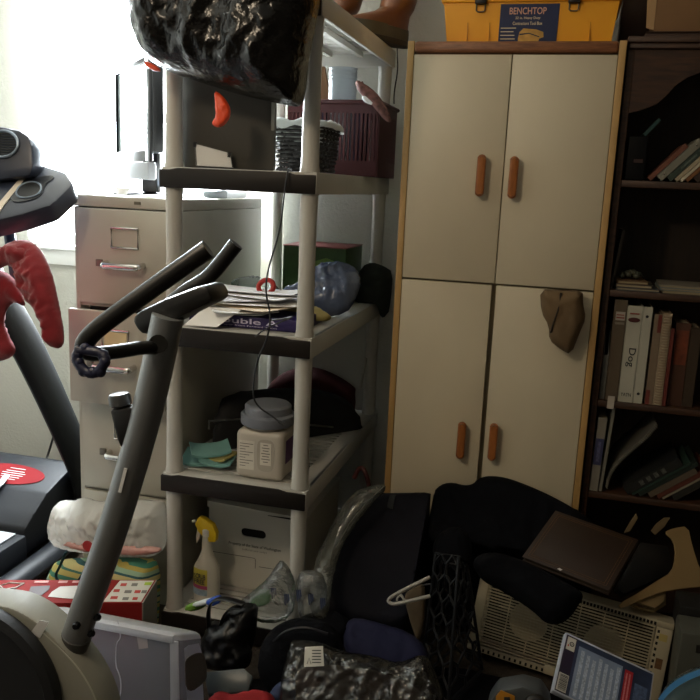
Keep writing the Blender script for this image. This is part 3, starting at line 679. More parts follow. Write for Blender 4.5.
LIN = mat('white_liner', '#b9bdb9', .4, var=.05, bump=.5, bs=40, bdist=.006)
P = rrect(bz1+.003, .004); vs = []; fs = []; n_ = len(P); cc = sum(P, Vector())/n_
for k, (dz, g) in enumerate(((-.05, -.012), (.004, -.008), (.012, 0), (.004, .011), (-.012, .014))):
    for j, p in enumerate(P): vs.append(p+(p-cc).normalized()*g+Vector((0, 0, dz+.009*noise.noise(p*30+Vector((k*.3, 0, 0))))))
for k in range(4):
    for j in range(n_): fs.append([k*n_+j, k*n_+(j+1) % n_, (k+1)*n_+(j+1) % n_, (k+1)*n_+j])
MB().add(vs, fs).build('plastic_liner', LIN, bk_, ang=180)

# red plastic basket with contents
RB = mat('dark_red_plastic', '#430d11', .5, var=.06)
rb = thing('red_basket', 'dark red slotted plastic basket at the back of the second shelf', 'basket', (-.78, 2.78, z3))
rx0, rx1 = -.93, at(377, 150, Y=2.66).x; ry0, ry1 = 2.66, 2.93; rz1 = at(345, 102, Y=2.66).z
mb = MB(); th = .004
def wall(mb, a, b, z0, z1, slots, out):
    a = Vector(a); b = Vector(b); n_ = slots; L_ = (b-a); 
    mb.prism([a+Vector((0, 0, z0)), b+Vector((0, 0, z0)), b+Vector((0, 0, z0+.05)), a+Vector((0, 0, z0+.05))], Vector(out)*th)
    mb.prism([a+Vector((0, 0, z1-.035)), b+Vector((0, 0, z1-.035)), b+Vector((0, 0, z1)), a+Vector((0, 0, z1))], Vector(out)*th)
    for i in range(n_+1):
        p_ = a+L_*(i/n_); w_ = L_*(.3/n_)
        mb.prism([p_-w_*(i > 0)+Vector((0, 0, z0+.05)), p_+w_*(i < n_)+Vector((0, 0, z0+.05)), p_+w_*(i < n_)+Vector((0, 0, z1-.035)), p_-w_*(i > 0)+Vector((0, 0, z1-.035))], Vector(out)*th)
for a, b, o_2, n_ in (((rx0, ry0, 0), (rx1, ry0, 0), (0, -1, 0), 22), ((rx1, ry0, 0), (rx1, ry1, 0), (1, 0, 0), 20), ((rx1, ry1, 0), (rx0, ry1, 0), (0, 1, 0), 22), ((rx0, ry1, 0), (rx0, ry0, 0), (-1, 0, 0), 20)):
    wall(mb, a, b, z3, rz1, n_, o_2)
mb.box(rx0, rx1, ry0, ry1, z3, z3+.004); mb.build('basket_wall', RB, rb)
rim = [Vector((rx0-.006, ry0-.006, rz1)), Vector((rx1+.006, ry0-.006, rz1)), Vector((rx1+.006, ry1+.006, rz1)), Vector((rx0-.006, ry1+.006, rz1))]
MB().tube([rim[0].lerp(rim[1], .02), rim[1].lerp(rim[0], .02), rim[1].lerp(rim[2], .02), rim[2].lerp(rim[1], .02), rim[2].lerp(rim[3], .02), rim[3].lerp(rim[2], .02), rim[3].lerp(rim[0], .02), rim[0].lerp(rim[3], .02)], .007, 8, True).build('rim', RB, rb)
CUP = film('cloudy_cup_plastic', '#e8ecee', .45, .3, .1, 10, .15, '#c8ccce')
c0 = at(342, 103, Y=2.74); ctp = at(342, 69, Y=2.74).z
cu = thing('plastic_cup_stack', 'stack of cloudy clear plastic cups standing in the red basket', 'cups', (c0.x, 2.74, z3+.005))
MB().lathe([(.0, z3+.005), (.032, z3+.006), (.046, 1.60), (.047, ctp), (.049, ctp+.002), (.045, ctp), (.03, z3+.01), (.0, z3+.009)], (c0.x, 2.74, 0), 28).build('cup', CUP, cu)
for i in range(4): MB().tube(ell((c0.x, 2.74, ctp-.012*i), (1, 0, 0), (0, 1, 0), .047, .047), .0018, 6, True).build('cup_lip', CUP, cu)
BLUEP = mat('blue_packaging', '#23264f', .4, var=.1)
for i, (a, b, c, d, z_, lab) in enumerate(((312, 326, 2.70, 2.78, 1.655, 'dark blue packet in the red basket, left of the cups'), (355, 364, 2.69, 2.80, 1.635, 'dark blue packet in the red basket, right of the cups'))):
    tag(MB().box(at(a, 95, Y=c).x, at(b, 95, Y=c).x, c, d, z3+.006, z_, bev=.004).build('packet', BLUEP), lab, 'packet', 'blue packets')
tag(MB().prism(px(vplane(2.82), [(312, 70), (324, 66), (330, 100), (314, 104)]), (0, .02, 0), bev=.002).build('brown_packet', mat('kraft_brown', '#7d5a3c', .7)), 'brown paper packet at the back left of the red basket', 'packet')
PAT = mat('patterned_cloth', '#6e4a44', .85, var=.65, vs=60, bump=.4, bs=120)
tag(ppx(Plane(at(370, 95, Y=2.64), (.25, -.9, .35)), [(354, 80), (362, 82), (374, 90), (383, 101), (392, 118), (391, 123), (385, 121), (376, 110), (368, 100), (358, 92)], h=.006, front=.012, back=.006, amp=.005, sc=(20, 20), seed=5).build('patterned_cloth', PAT, ang=180), 'patterned cloth strip draped over the corner of the red basket', 'cloth')
tag(ppx(Plane(at(364, 97, Y=2.635), (.2, -.9, .35)), [(361, 96), (367, 95), (372, 101), (376, 106), (368, 104), (363, 101)], h=.005, front=.008, back=.006, amp=.003, sc=(20, 20), seed=6).build('tissue', PAPER, ang=180), 'crumpled white tissue on the red basket rim', 'tissue')
tag(MB().box(-.80, -.63, 2.56, 2.95, z3, z3+.002).build('place_mat', mat('dark_mat', '#1d1c1a', .7)) if False else MB().box(-.70, -.628, 2.60, 2.98, SH[3]+.0002, SH[3]+.0009).build('place_mat', mat('dark_mat', '#1d1c1a', .7)), 'thin dark mat sticking out under the red basket', 'mat')

# power cable hanging from the second shelf to the jar
CBL = mat('grey_cable', '#25262a', .4)
pc_ = thing('power_cable', 'thin dark cable hanging down the front of the shelves to the jar', 'cable', at(290, 165, Y=2.07))
cpth = smooth_path([Vector((at(292, 150, Y=2.2).x, 2.2, z3+.006)), Vector((at(290, 165, Y=2.12).x, 2.12, z3+.006)), at(288, 169, Y=2.078), at(284, 195, Y=2.066), at(280, 232, Y=2.066), at(268, 268, Y=2.066), at(265, 292, Y=2.066), at(271, 315, Y=2.064), at(268, 338, Y=2.062), at(256, 362, Y=2.062), at(252, 395, Y=2.068), at(258, 407, Y=2.09), at(272, 416, Y=2.10), at(281, 423, Y=2.10)], 3)
MB().tube(cpth, .0026, 8).build('cord', CBL, pc_)
MB().tube([at(279, 421.5, Y=2.10), at(284, 424.5, Y=2.10)], .0048, 8).build('plug', CBL, pc_)
MB().tube(smooth_path([at(271, 320, Y=2.063), at(283, 319, Y=2.062), at(296, 316, Y=2.060), at(280, 322, Y=2.058), at(262, 331, Y=2.056), at(255, 337, Y=2.054)], 3), .0022, 8).build('cord_branch', CBL, pc_)

# ================================================================== THIRD SHELF (PAPER)
z2 = SH[2]+.001
PUR = mat('purple_box_card', '#2a2056', .45, var=.06)
pb = thing('paper_ream_box', 'flat purple copy-paper box under the pile of loose sheets', 'box', (-.9, 2.24, z2))
qx0, qx1 = at(189, 335, Y=2.155).x, at(300, 335, Y=2.155).x; qz = at(250, 317, Y=2.155).z
MB().box(qx0, qx1, 2.155, 2.38, z2, qz, bev=.002).build('carton', PUR, pb)
LAV = mat('lavender_print', '#c9c4dc', .6)
w_ = (qx1-qx0)
text('Double A', FACE((qx0+w_*.50, 2.1542, z2+(qz-z2)*.62)), LAV, pb, width=w_*.62, height=(qz-z2)*.46, stroke=.012)
text('Paper from Farmed Trees', FACE((qx0+w_*.55, 2.1542, z2+(qz-z2)*.2)), LAV, pb, width=w_*.5, height=(qz-z2)*.16)
grp = 'loose sheets on the purple box'
for i, (cx_, cy_, w2, d2, rt, tl, lab, mm) in enumerate((
    (-.92, 2.235, .22, .17, -.05, (0, 0), 'white sheet at the bottom left of the paper pile', PAPER),
    (-.90, 2.23, .19, .21, .4, (0, 0), 'white sheet hanging over the purple box front in the paper pile', PAPER),
    (-.885, 2.25, .279, .19, -.42, (0, 0), 'cream sheet fanned to the right in the paper pile', mat('cream_paper', '#e6d3b8', .75)),
    (-.87, 2.27, .26, .19, .3, (0, 0), 'white sheet with its corner pointing right in the paper pile', PAPER),
    (-.93, 2.28, .26, .2, .55, (0, 0), 'lightly printed sheet in the middle of the paper pile', mat('printed_sheet', '#d5d3d6', .75, var=.12, vs=90, stretch=(1, 12, 1))),
    (-.88, 2.30, .25, .15, -.3, (0, 0), 'white envelope near the top of the paper pile', PAPER),
    (-.91, 2.32, .30, .11, -.05, (0, 0), 'long white folded sheet on top of the paper pile', PAPER))):
    tag(sheet('paper_sheet', (cx_, cy_, qz+.0025+.008*i), w2, d2, rt, mm, .0055, i*3+5, .0008, tl), lab, 'paper', grp)
# overhanging sheets at the front left
q_ = px(vplane(2.11), [(187, 325), (214, 326), (240, 300), (228, 296)])
sheet_m = MB(); v4 = [at(184, 326, Y=2.10), at(217, 328, Y=2.10), at(242, 310, Y=2.15), at(205, 308, Y=2.15)]
sheet_m.prism([v+Vector((0, 0, .002)) for v in v4], (0, 0, .0015)); tag(sheet_m.build('paper_sheet', PAPER), 'white sheet jutting past the shelf front beside the bike handlebar', 'paper', grp)
tr = at(266, 287, Y=2.33)
tag(MB().tube(ell((tr.x, 2.33, tr.z), (1, 0, 0), (0, .5, .85), .024, .024, 36), .008, 10, True).build('tape_roll', mat('red_tape', '#a5231c', .45)), 'red ring of tape on the third shelf behind the paper pile', 'tape')
GRN = mat('green_box_card', '#2c4a1d', .5, var=.3, vs=18)
gb = thing('green_box', 'green cardboard box with a dull red top at the back of the third shelf', 'box', (-.83, 2.8, z2))
gx0, gx1 = at(283, 260, Y=2.72).x, at(346, 260, Y=2.72).x; gz = at(310, 246, Y=2.72).z
MB().box(gx0, gx1, 2.72, 2.95, z2, gz-.004, bev=.002).build('carton', GRN, gb)
MB().box(gx0-.001, gx1+.001, 2.719, 2.951, gz-.0038, gz, bev=.001).build('box_top', mat('dull_red_card', '#7a3b36', .5), gb)
MB().prism([at(a, b, Y=2.7185) for a, b in ((312, 262), (326, 258), (338, 263), (334, 272), (318, 270))], (0, .001, 0)).build('printed_patch', mat('light_green_print', '#6d8c3c', .5, var=.3, vs=40), gb)
BLB = mat('blue_film_bag', '#54607a', .25, var=.18, vs=9, bump=.6, bs=30, bdist=.01)
tag(ppx(Plane(at(320, 300, Y=2.48), (0, -.75, .65)), [(277, 303), (283, 292), (300, 285), (318, 268), (338, 264), (356, 268), (362, 280), (356, 300), (346, 314), (320, 318), (296, 316)], h=.007, front=.045, back=.02, amp=.016, sc=(9, 9), fine=.02, seed=8, rnd=.06, smooth=1).build('blue_plastic_bag', BLB, ang=180), 'crumpled translucent blue plastic bag lying on the third shelf', 'bag')
YLW = mat('faded_yellow_paper', '#8f844e', .6, var=.15, vs=12)
tag(ppx(Plane(at(300, 312, Y=2.33), (0, -.6, .8)), [(272, 304), (284, 300), (300, 304), (318, 308), (334, 317), (326, 322), (306, 320), (286, 316)], h=.01, front=.012, back=.006, amp=.008, sc=(12, 12), seed=9).build('yellow_pouch', YLW, ang=180), 'flat faded yellow pouch between purple box and blue bag', 'pouch')
CBG = film('clear_wrap', '#eef2f2', .84, .2, .7, 40, .16, '#aab2b4')
tag(ppx(Plane((-.93, 2.5, z2+.04), (0, -.9, .45)), [(192, 294), (205, 284), (222, 287), (240, 278), (256, 276), (270, 281), (282, 290), (268, 297), (220, 299)], h=.008, front=.035, back=.02, amp=.02, sc=(11, 11), fine=.014, seed=10, rnd=.05, post=lambda v: Vector((max(v.x, -1.045), v.y, max(v.z, z2+.001)))).build('clear_wrap_bag', CBG, ang=180), 'crumpled clear plastic wrap behind the paper pile', 'plastic wrap')
DGB = mat('dark_green_cloth', '#17201a', .8, var=.2, bump=.3, bs=80)
tag(ppx(vplane(2.88), [(354, 285), (362, 266), (372, 262), (384, 266), (393, 272), (391, 300), (388, 316), (374, 320), (362, 312), (354, 304)], h=.01, front=.04, back=.03, amp=.02, sc=(9, 9), fine=.012, seed=11, rnd=.05, smooth=1, post=lambda v: Vector((v.x, min(v.y, 2.935) if v.x < -.64 else v.y, max(v.z, z2+.003) if v.x < -.63 else v.z))).build('dark_green_bundle', DGB, ang=180), 'dark green cloth bundle at the back corner of the third shelf', 'cloth')

# ================================================================== FOURTH SHELF (JAR)
z1 = SH[1]+.001
JAR = mat('jar_white', '#b5ada0', .4, var=.03)
LID = mat('jar_lid_grey', '#737780', .4, var=.05)
jx0, jx1, jy0, jy1 = -.885, -.738, 2.132, 2.279; jt = z1+.150; jc = ((jx0+jx1)/2, (jy0+jy1)/2)
jr = thing('plastic_jar', 'square white plastic jar with round grey screw lid on the fourth shelf', 'jar', (*jc, z1))
MB().box(jx0, jx1, jy0, jy1, z1, jt, bev=.018, seg=4).build('jar_body', JAR, jr)
MB().lathe([(.06, jt-.012), (.065, jt-.004), (.064, jt+.012)], (*jc, 0), 36).build('jar_neck', JAR, jr)
MB().lathe([(0, jt+.008), (.079, jt+.008), (.081, jt+.012), (.081, jt+.036), (.077, jt+.04), (.070, jt+.042), (.069, jt+.062), (.063, jt+.068), (0, jt+.069)], (*jc, 0), 48).build('lid', LID, jr)
PRN = mat('grey_print', '#6a6660', .6); LBL = mat('label_paper', '#cfc9bb', .6)
lb1 = MB().box(jx0+.012, jx0+.060, jy0-.0008, jy0+.003, z1+.03, z1+.118, bev=.0).build('label', LBL, jr)
for i in range(9): MB().box(jx0+.015, jx0+.057-.012*(i % 3), jy0-.0014, jy0-.0009, z1+.108-.0085*i, z1+.110-.0085*i).build('text_line', PRN, lb1)
ov = MB().prism(chaikin([Vector((jc[0]+.022+a, jy0-.0006, z1+.082+b)) for a, b in ((-.026, -.04), (-.028, .03), (-.016, .046), (.016, .046), (.028, .03), (.026, -.04), (.014, -.052), (-.014, -.052))], 2), (0, -.001, 0)).build('label', mat('label_recess', '#a59d90', .5), jr)
ib = MB().box(jc[0]+.006, jc[0]+.040, jy0-.003, jy0-.0017, z1+.05, z1+.118).build('label', LBL, jr)
for i, w in enumerate((.5, .8, .6, .9, .7, .9, .5)): MB().box(jc[0]+.023-.015*w, jc[0]+.023+.015*w, jy0-.0036, jy0-.0031, z1+.110-.0085*i, z1+.1125-.0085*i).build('text_line', PRN, ib)
MB().box(jx1-.0005, jx1+.001, jy0+.03, jy0+.12, z1+.05, z1+.12).build('side_label', mat('purple_label', '#4a1a5a', .5), jr)
TEAL = mat('teal_cloth', '#6f9c97', .85, var=.08, bump=.3, bs=150, bdist=.001)
YGC = mat('yellow_cloth', '#a59a5c', .85, var=.08)
tx = at(206, 465, Z=z1)
for i, (dx, dy, w2, d2, rt, m_, lab) in enumerate(((-.02, .02, .12, .10, .2, TEAL, 'teal cloth at the bottom of the folded pile by the jar'), (.035, .03, .10, .08, -.3, YGC, 'yellowish cloth in the folded pile by the jar'), (.0, .03, .12, .09, .55, TEAL, 'teal cloth slanting on top of the folded pile by the jar'), (.04, .0, .10, .07, .1, TEAL, 'small teal cloth corner at the front right of the folded pile'))):
    tag(sheet('cloth', (tx.x+dx, tx.y+dy, z1+.003+.013*i*(i < 3)+.004*(i == 3)), w2, d2, rt, m_, .014, i*7+2, .006, (.05*(-1)**i, .1)), lab, 'cloth', 'folded cloths by the jar')
BLKF = mat('black_fabric', '#141416', .75, var=.25, bump=.3, bs=120, bdist=.002)
SLV = mat('silver_trim', '#a8a8a4', .3, .9)
dc = thing('black_case', 'rounded black carry case with thin silver trim behind the jar', 'case', (-.86, 2.55, z1))
cpl = through(at(206, 430, Y=2.36), at(206, 460, Y=2.36), at(356, 430, Y=2.80))
ppx(cpl, [(202, 463), (200, 440), (206, 412), (222, 396), (262, 388), (316, 388), (348, 398), (359, 418), (358, 440), (348, 460), (320, 468), (260, 472)], h=.014, front=.06, back=.05, amp=.005, sc=(5, 5), seed=12, rnd=.05, post=lambda v: Vector((max(-1.045, v.x), v.y, max(v.z, z1+.001)))).build('case_body', BLKF, dc, ang=180)
cf = Plane(cpl.p+cpl.n*.0625, cpl.n)
MB().tube([cf.at(209, 429), cf.at(209, 421), cf.at(240, 419)], .0032, 6).build('trim', SLV, dc)
MB().tube([cf.at(300, 424), cf.at(333, 427)], .0035, 6).build('trim', SLV, dc)
MB().tube([cf.at(303, 460), cf.at(308, 462), cf.at(325, 460)], .004, 6).build('trim', SLV, dc)
RDB = mat('dark_red_fabric', '#46090d', .8, var=.15, bump=.3, bs=60)
tag(ppx(vplane(2.90), [(258, 415), (266, 388), (280, 374), (300, 366), (322, 368), (346, 380), (360, 392), (362, 412), (340, 420), (290, 422)], h=.014, front=.05, back=.02, amp=.012, sc=(6, 6), seed=13, rnd=.05, post=lambda v: Vector((min(v.x, -.72), min(v.y, 2.93), max(v.z, z1+.001)))).build('red_bag', RDB, ang=180), 'dark red fabric bag behind the black case on the fourth shelf', 'bag')
tag(MB().tube([at(360, 388, Y=2.95), at(366, 358, Y=2.95)], .006, 10).build('white_rod', mat('rod_white', '#b9b5aa', .5)), 'short white rod leaning at the back of the fourth shelf', 'rod')

# ================================================================== BOTTOM SHELF
z0 = SH[0]+.001
BOXW = mat('white_carton', '#c6c3b8', .7, var=.05, vs=3)
INK = mat('black_ink', '#2c2b2c', .6)
ab = thing('archive_box', 'white archive box with a hand hole and printed text on the bottom shelf', 'box', (-.89, 2.48, z0))
ax0, ax1 = at(209, 520, Y=2.30).x, -.712; az = at(215, 506, Y=2.30).z
cxm = (ax0+ax1)/2; hz = az-.075
# front face with a hand hole: built as a ring of slabs round the slot
mb = MB(); hw, hh = .043, .0145
for a in ((ax0, cxm-.01-hw, z0, az-.002), (cxm-.01+hw, ax1, z0, az-.002), (cxm-.01-hw, cxm-.01+hw, z0, hz-hh), (cxm-.01-hw, cxm-.01+hw, hz+hh, az-.002)): mb.box(a[0], a[1], 2.30, 2.305, a[2], a[3])
mb.box(ax0, ax0+.005, 2.305, 2.69, z0, az-.002).box(ax1-.005, ax1, 2.305, 2.69, z0, az-.002).box(ax0+.005, ax1-.005, 2.685, 2.69, z0, az-.002).box(ax0+.005, ax1-.005, 2.305, 2.685, z0, z0+.005)
for sx_ in (-1, 1):
    cx_ = cxm-.01+sx_*hw
    for sz_ in (-1, 1):
        arc = [Vector((cx_-sx_*hh+sx_*hh*cos(a), 2.3, hz+sz_*hh*sin(a))) for a in [pi/2*i/6 for i in range(7)]]
        mb.prism(arc+[Vector((cx_, 2.3, hz+sz_*hh))], (0, .005, 0))
mb.build('carton', BOXW, ab)
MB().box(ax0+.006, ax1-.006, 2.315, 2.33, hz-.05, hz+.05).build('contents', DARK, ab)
MB().prism([(ax0-.004, 2.295, az-.003), (ax1+.004, 2.295, az-.003), (ax1+.004, 2.295, az+.004), (ax0-.004, 2.295, az+.016)], (0, .40, 0)).build('lid', BOXW, ab)
MB().prism([(cxm+.04, 2.2948, az-.0042), (ax1-.005, 2.2948, az-.0075), (ax1-.005, 2.2948, az+.001), (cxm+.04, 2.2948, az-.002)], (0, .004, 0)).build('lid_gap', DARK, ab)
text('Property of the State of Washington', FACE((cxm-.005, 2.2995, hz-.045)), INK, ab, width=.18, height=.013, stroke=.015)
text('(official use only)', FACE((cxm-.005, 2.2995, hz-.060)), mat('grey_ink', '#6b6965', .6), ab, width=.085, height=.0095)
MB().tube([(ax0+.012, 2.2995, hz-.085), (cxm-.005, 2.2995, hz-.085), (cxm-.001, 2.2995, hz-.089), (cxm-.001, 2.2995, hz-.12)], .0009, 4).build('printed_line', INK, ab)
MB().tube([(cxm+.012, 2.2995, hz-.112), (ax1-.02, 2.2995, hz-.112), (ax1-.016, 2.2995, hz-.116), (ax1-.016, 2.2995, hz-.15)], .0009, 4).build('printed_line', INK, ab)
# spray bottle
sb_ = at(203, 603, Z=z0); sx, sy = sb_.x, 2.185
sp_ = thing('spray_bottle', 'white cleaner spray bottle with a yellow trigger on the bottom shelf', 'bottle', (sx, sy, z0))
BOT = mat('bottle_white', '#c9c5b8', .4)
secs = []
for dz, rx, ry in ((0, .036, .022), (.003, .042, .026), (.02, .043, .028), (.09, .043, .028), (.12, .041, .027), (.138, .031, .024), (.152, .024, .02), (.17, .017, .016), (.20, .0155, .015), (.215, .0145, .0145), (.222, .0145, .0145)):
    secs.append((Vector((sx+.004, sy, z0+dz)), rx, ry, I3))
loft(MB(), secs, 28).build('bottle_body', BOT, sp_)
MB().lathe([(.014, z0+.222), (.0165, z0+.223), (.0165, z0+.243), (.012, z0+.247)], (sx+.004, sy, 0), 20).build('collar', mat('collar_white', '#d6d3c8', .5), sp_)
YEL = mat('yellow_plastic', '#d6b51c', .4, var=.06)
hd = px(vplane(sy), [(196, 523), (200, 516), (204, 517), (214, 524), (218, 533), (217, 541), (211, 541), (205, 536), (200, 531)])
MB().prism([v+Vector((0, -.012, 0)) for v in hd], (0, .024, 0), bev=.004).build('spray_head', YEL, sp_)
tg = px(vplane(sy), [(198, 526), (202, 530), (200, 538), (197, 543), (196.5, 536)])
MB().prism([v+Vector((0, -.005, 0)) for v in tg], (0, .01, 0), bev=.0015).build('trigger', BOT, sp_)
MB().tube([at(196, 521, Y=sy), at(192.5, 521.5, Y=sy)], .005, 10).build('nozzle', BOT, sp_)
def wrap_label(name, a0, a1, za, zc, m_, parent, g=.0008):
    vs = []; fs = []; n_ = 14
    for k, z in enumerate((za, zc)):
        for i in range(n_+1):
            a = R(a0+(a1-a0)*i/n_); vs.append((sx+.004+(.043+g)*cos(a), sy+(.028+g)*sin(a), z0+z))
    for i in range(n_): fs.append([i, i+1, n_+2+i, n_+1+i])
    return MB().add(vs, fs).build(name, m_, parent)
l1 = wrap_label('label', 195, 288, .03, .118, mat('label_pale_yellow', '#c9bc4e', .5), sp_)
wrap_label('label_band', 195, 288, .052, .064, mat('label_magenta', '#a8476f', .5), l1, .0014)
wrap_label('label_band', 195, 288, .03, .051, mat('label_bluegrey', '#9cb4c4', .5, var=.3, vs=60), l1, .0014)
Mt = frame((sx-.006, sy-.0305, z0+.096), (1, -.14, 0), (0, 0, 1))
DKB = mat('dark_navy_ink', '#20243c', .5)
text('SCRUB', Mt, DKB, l1, width=.042, height=.017, ex=.001, stroke=.02)
Mt2 = Mt.copy(); Mt2.translation = Vector((sx-.007, sy-.0305, z0+.078)); text('FREE', Mt2, DKB, l1, width=.038, height=.016, ex=.001, stroke=.02)
# ================================================================== ON TOP OF CABINET AND BOOKCASE
YTB = mat('yellow_toolbox_plastic', '#f0a51c', .42, var=.04, bump=.1, bs=200, bdist=.0006)
NAVY = mat('navy_label', '#18264e', .45, var=.06)
tx = thing('toolbox', 'yellow plastic toolbox with a dark blue printed label on top of the cream cabinet', 'toolbox', (-.165, 2.7, ct+.001))
a0, a1 = at(447, 42, Y=2.60).x, at(611, 42, Y=2.60).x; tzb = ct+.001
MB().frustum((a0, a1, 2.60, 2.84), (a0-.014, a1+.012, 2.586, 2.854), tzb, tzb+.118).build('toolbox_body', YTB, tx)
MB().box(a0-.022, a1+.02, 2.578, 2.862, tzb+.118, tzb+.15, bev=.006).frustum((a0-.018, a1+.016, 2.582, 2.858), (a0+.02, a1-.02, 2.63, 2.81), tzb+.15, tzb+.205).build('toolbox_lid', YTB, tx)
for q in (.3, .72):
    xq = a0+(a1-a0)*q
MB().tube(smooth_path([(-.30, 2.72, tzb+.2), (-.30, 2.72, tzb+.245), (-.27, 2.72, tzb+.255), (-.06, 2.72, tzb+.255), (-.03, 2.72, tzb+.245), (-.03, 2.72, tzb+.2)], 2), .011, 12).build('toolbox_handle', mat('black_latch', '#1c1c1e', .45), tx)
for x_ in (481, 574):
    p = at(x_, 6, Y=2.585); 
    l_ = MB().box(p.x-.017, p.x+.017, 2.568, 2.59, tzb+.112, tzb+.15, bev=.003).build('latch', mat('black_latch', ''), tx)
    MB().tube([(p.x-.013, 2.581, tzb+.113), (p.x-.013, 2.583, tzb+.096), (p.x-.008, 2.584, tzb+.092), (p.x+.008, 2.584, tzb+.092), (p.x+.013, 2.583, tzb+.096), (p.x+.013, 2.581, tzb+.113)], .0022, 6).build('latch_wire', mat('wire_metal', '#5a584f', .4, .8), l_)
for x_ in (468, 490, 591): 
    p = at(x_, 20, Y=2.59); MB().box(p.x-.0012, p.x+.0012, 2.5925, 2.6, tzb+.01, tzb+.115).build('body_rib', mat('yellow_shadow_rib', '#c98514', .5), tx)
def tilt_face(x, z):                     # point on the leaning front of the toolbox
    return Vector((x, 2.60-.014*(z-tzb)/.118-.0012, z))
lx0, lx1 = at(498, 40, Y=2.595).x, at(557, 40, Y=2.595).x
vfr = Vector((0, -.014, .118)).normalized()
lab = MB().prism([tilt_face(lx0, tzb+.002), tilt_face(lx1-.002, tzb+.002), tilt_face(lx1, tzb+.113), tilt_face(lx0+.002, tzb+.113)], (0, -.001, 0)).build('label', NAVY, tx)
CRM = mat('cream_print', '#d8c7a8', .5)
lxc = (lx0+lx1)/2; lw = lx1-lx0
for s_, z_, w_, h_2, dx in (('BENCHTOP', .094, .62, .019, -.004), ('22 in. Heavy Duty', .074, .42, .009, -.003), ('Contractors Tool Box', .060, .50, .009, -.003)):
    p = tilt_face(lxc+dx*1, tzb+z_)+Vector((0, -.0012, 0)); text(s_, frame(p, (1, 0, 0), vfr), mat('salmon_print', '#d9a58c', .5) if s_ == 'BENCHTOP' else CRM, lab, width=lw*w_, height=h_2, stroke=.01)
for i, (za, w_) in enumerate(((.046, .26), (.036, .22), (.026, .24), (.016, .25), (.007, .2))):
    p = tilt_face(lx0+.006, tzb+za)+Vector((0, -.0012, 0)); MB().prism([p, p+Vector((lw*w_, 0, 0)), p+Vector((lw*w_, 0, .0022)), p+Vector((0, 0, .0022))], (0, -.0004, 0)).build('text_line', CRM, lab)
pb_ = [(.34, .005), (.34, .02), (.36, .036), (.42, .046), (.64, .043), (.76, .036), (.77, .022), (.70, .018), (.68, .006)]
MB().prism([tilt_face(lx0+lw*a, tzb+b)+Vector((0, -.0012, 0)) for a, b in pb_], (0, -.0005, 0)).build('printed_picture', mat('yellow_print', '#c79a4a', .5, var=.2, vs=60), lab)
MB().prism([tilt_face(lx0+lw*a, tzb+b)+Vector((0, -.0019, 0)) for a, b in ((.36, .027), (.52, .031), (.70, .021), (.70, .024), (.52, .034), (.36, .031))], (0, -.0004, 0)).build('printed_picture', mat('dark_navy_ink', ''), lab)
CARD = mat('cardboard', '#7d5c3a', .85, var=.08, vs=5, bump=.2, bs=80)
CARDD = mat('dark_brown_card', '#3a2418', .7, var=.1)
db = thing('dark_tray', 'flat dark brown tray lying on top of the bookcase under the cardboard box', 'tray', (.33, 2.68, 1.8325))
MB().box(.165, .60, 2.565, 2.80, 1.8325, 1.845, bev=.003).box(.168, .597, 2.568, 2.575, 1.845, 1.851).box(.168, .597, 2.79, 2.797, 1.845, 1.851).build('tray_body', CARDD, db)
cb = thing('cardboard_box', 'brown cardboard box with open flap on top of the bookcase', 'box', (.42, 2.7, 1.852))
x0 = at(654, 28, Y=2.60).x
MB().box(x0, .62, 2.60, 2.79, 1.852, 2.10, bev=.002).build('carton', CARD, cb)
MB().prism([(x0-.001, 2.60, 1.86), (x0-.001, 2.60, 2.09), (x0-.035, 2.63, 2.10), (x0-.02, 2.62, 1.87)], (0, .003, 0)).build('flap', mat('pale_cardboard', '#a3825a', .85), cb)
DBK = thing('dark_box', 'dark brown box standing between the toolbox and the cardboard box', 'box', (.13, 2.78, 1.833))
MB().box(.105, .20, 2.81, 2.95, 1.833, 2.05, bev=.002).build('carton', CARDD, DBK)

# brown cap hanging between the cabinet doors
CAPM = mat('olive_brown_cap', '#6b563b', .85, var=.15, vs=10, bump=.3, bs=120, bdist=.002)
cp_ = thing('cap', 'olive brown cloth cap hanging from the gap above the lower right cabinet door', 'cap', at(562, 292, Y=2.49))
ppx(vplane(2.487), [(540, 289), (560, 290), (583, 290), (583, 303), (586, 318), (580, 332), (571, 355), (560, 349), (549, 340), (549, 326), (541, 312)], h=.0055, front=.035, back=.004, amp=.012, sc=(16, 7), seed=21, rnd=.035, smooth=1).build('crown', CAPM, cp_, ang=180)
MB().tube(smooth_path([at(561, 293, Y=2.455), at(559, 308, Y=2.447), at(554, 322, Y=2.447), at(551, 332, Y=2.462)], 2), .007, 8, flat=.5).build('cap_strap', mat('dark_strap', '#2b2016', .8), cp_)
MB().tube(smooth_path([at(552, 326, Y=2.455), at(564, 333, Y=2.445), at(576, 330, Y=2.458)], 2), .0025, 6).build('brim_seam', mat('cap_seam', '#4b3b27', .9), cp_)

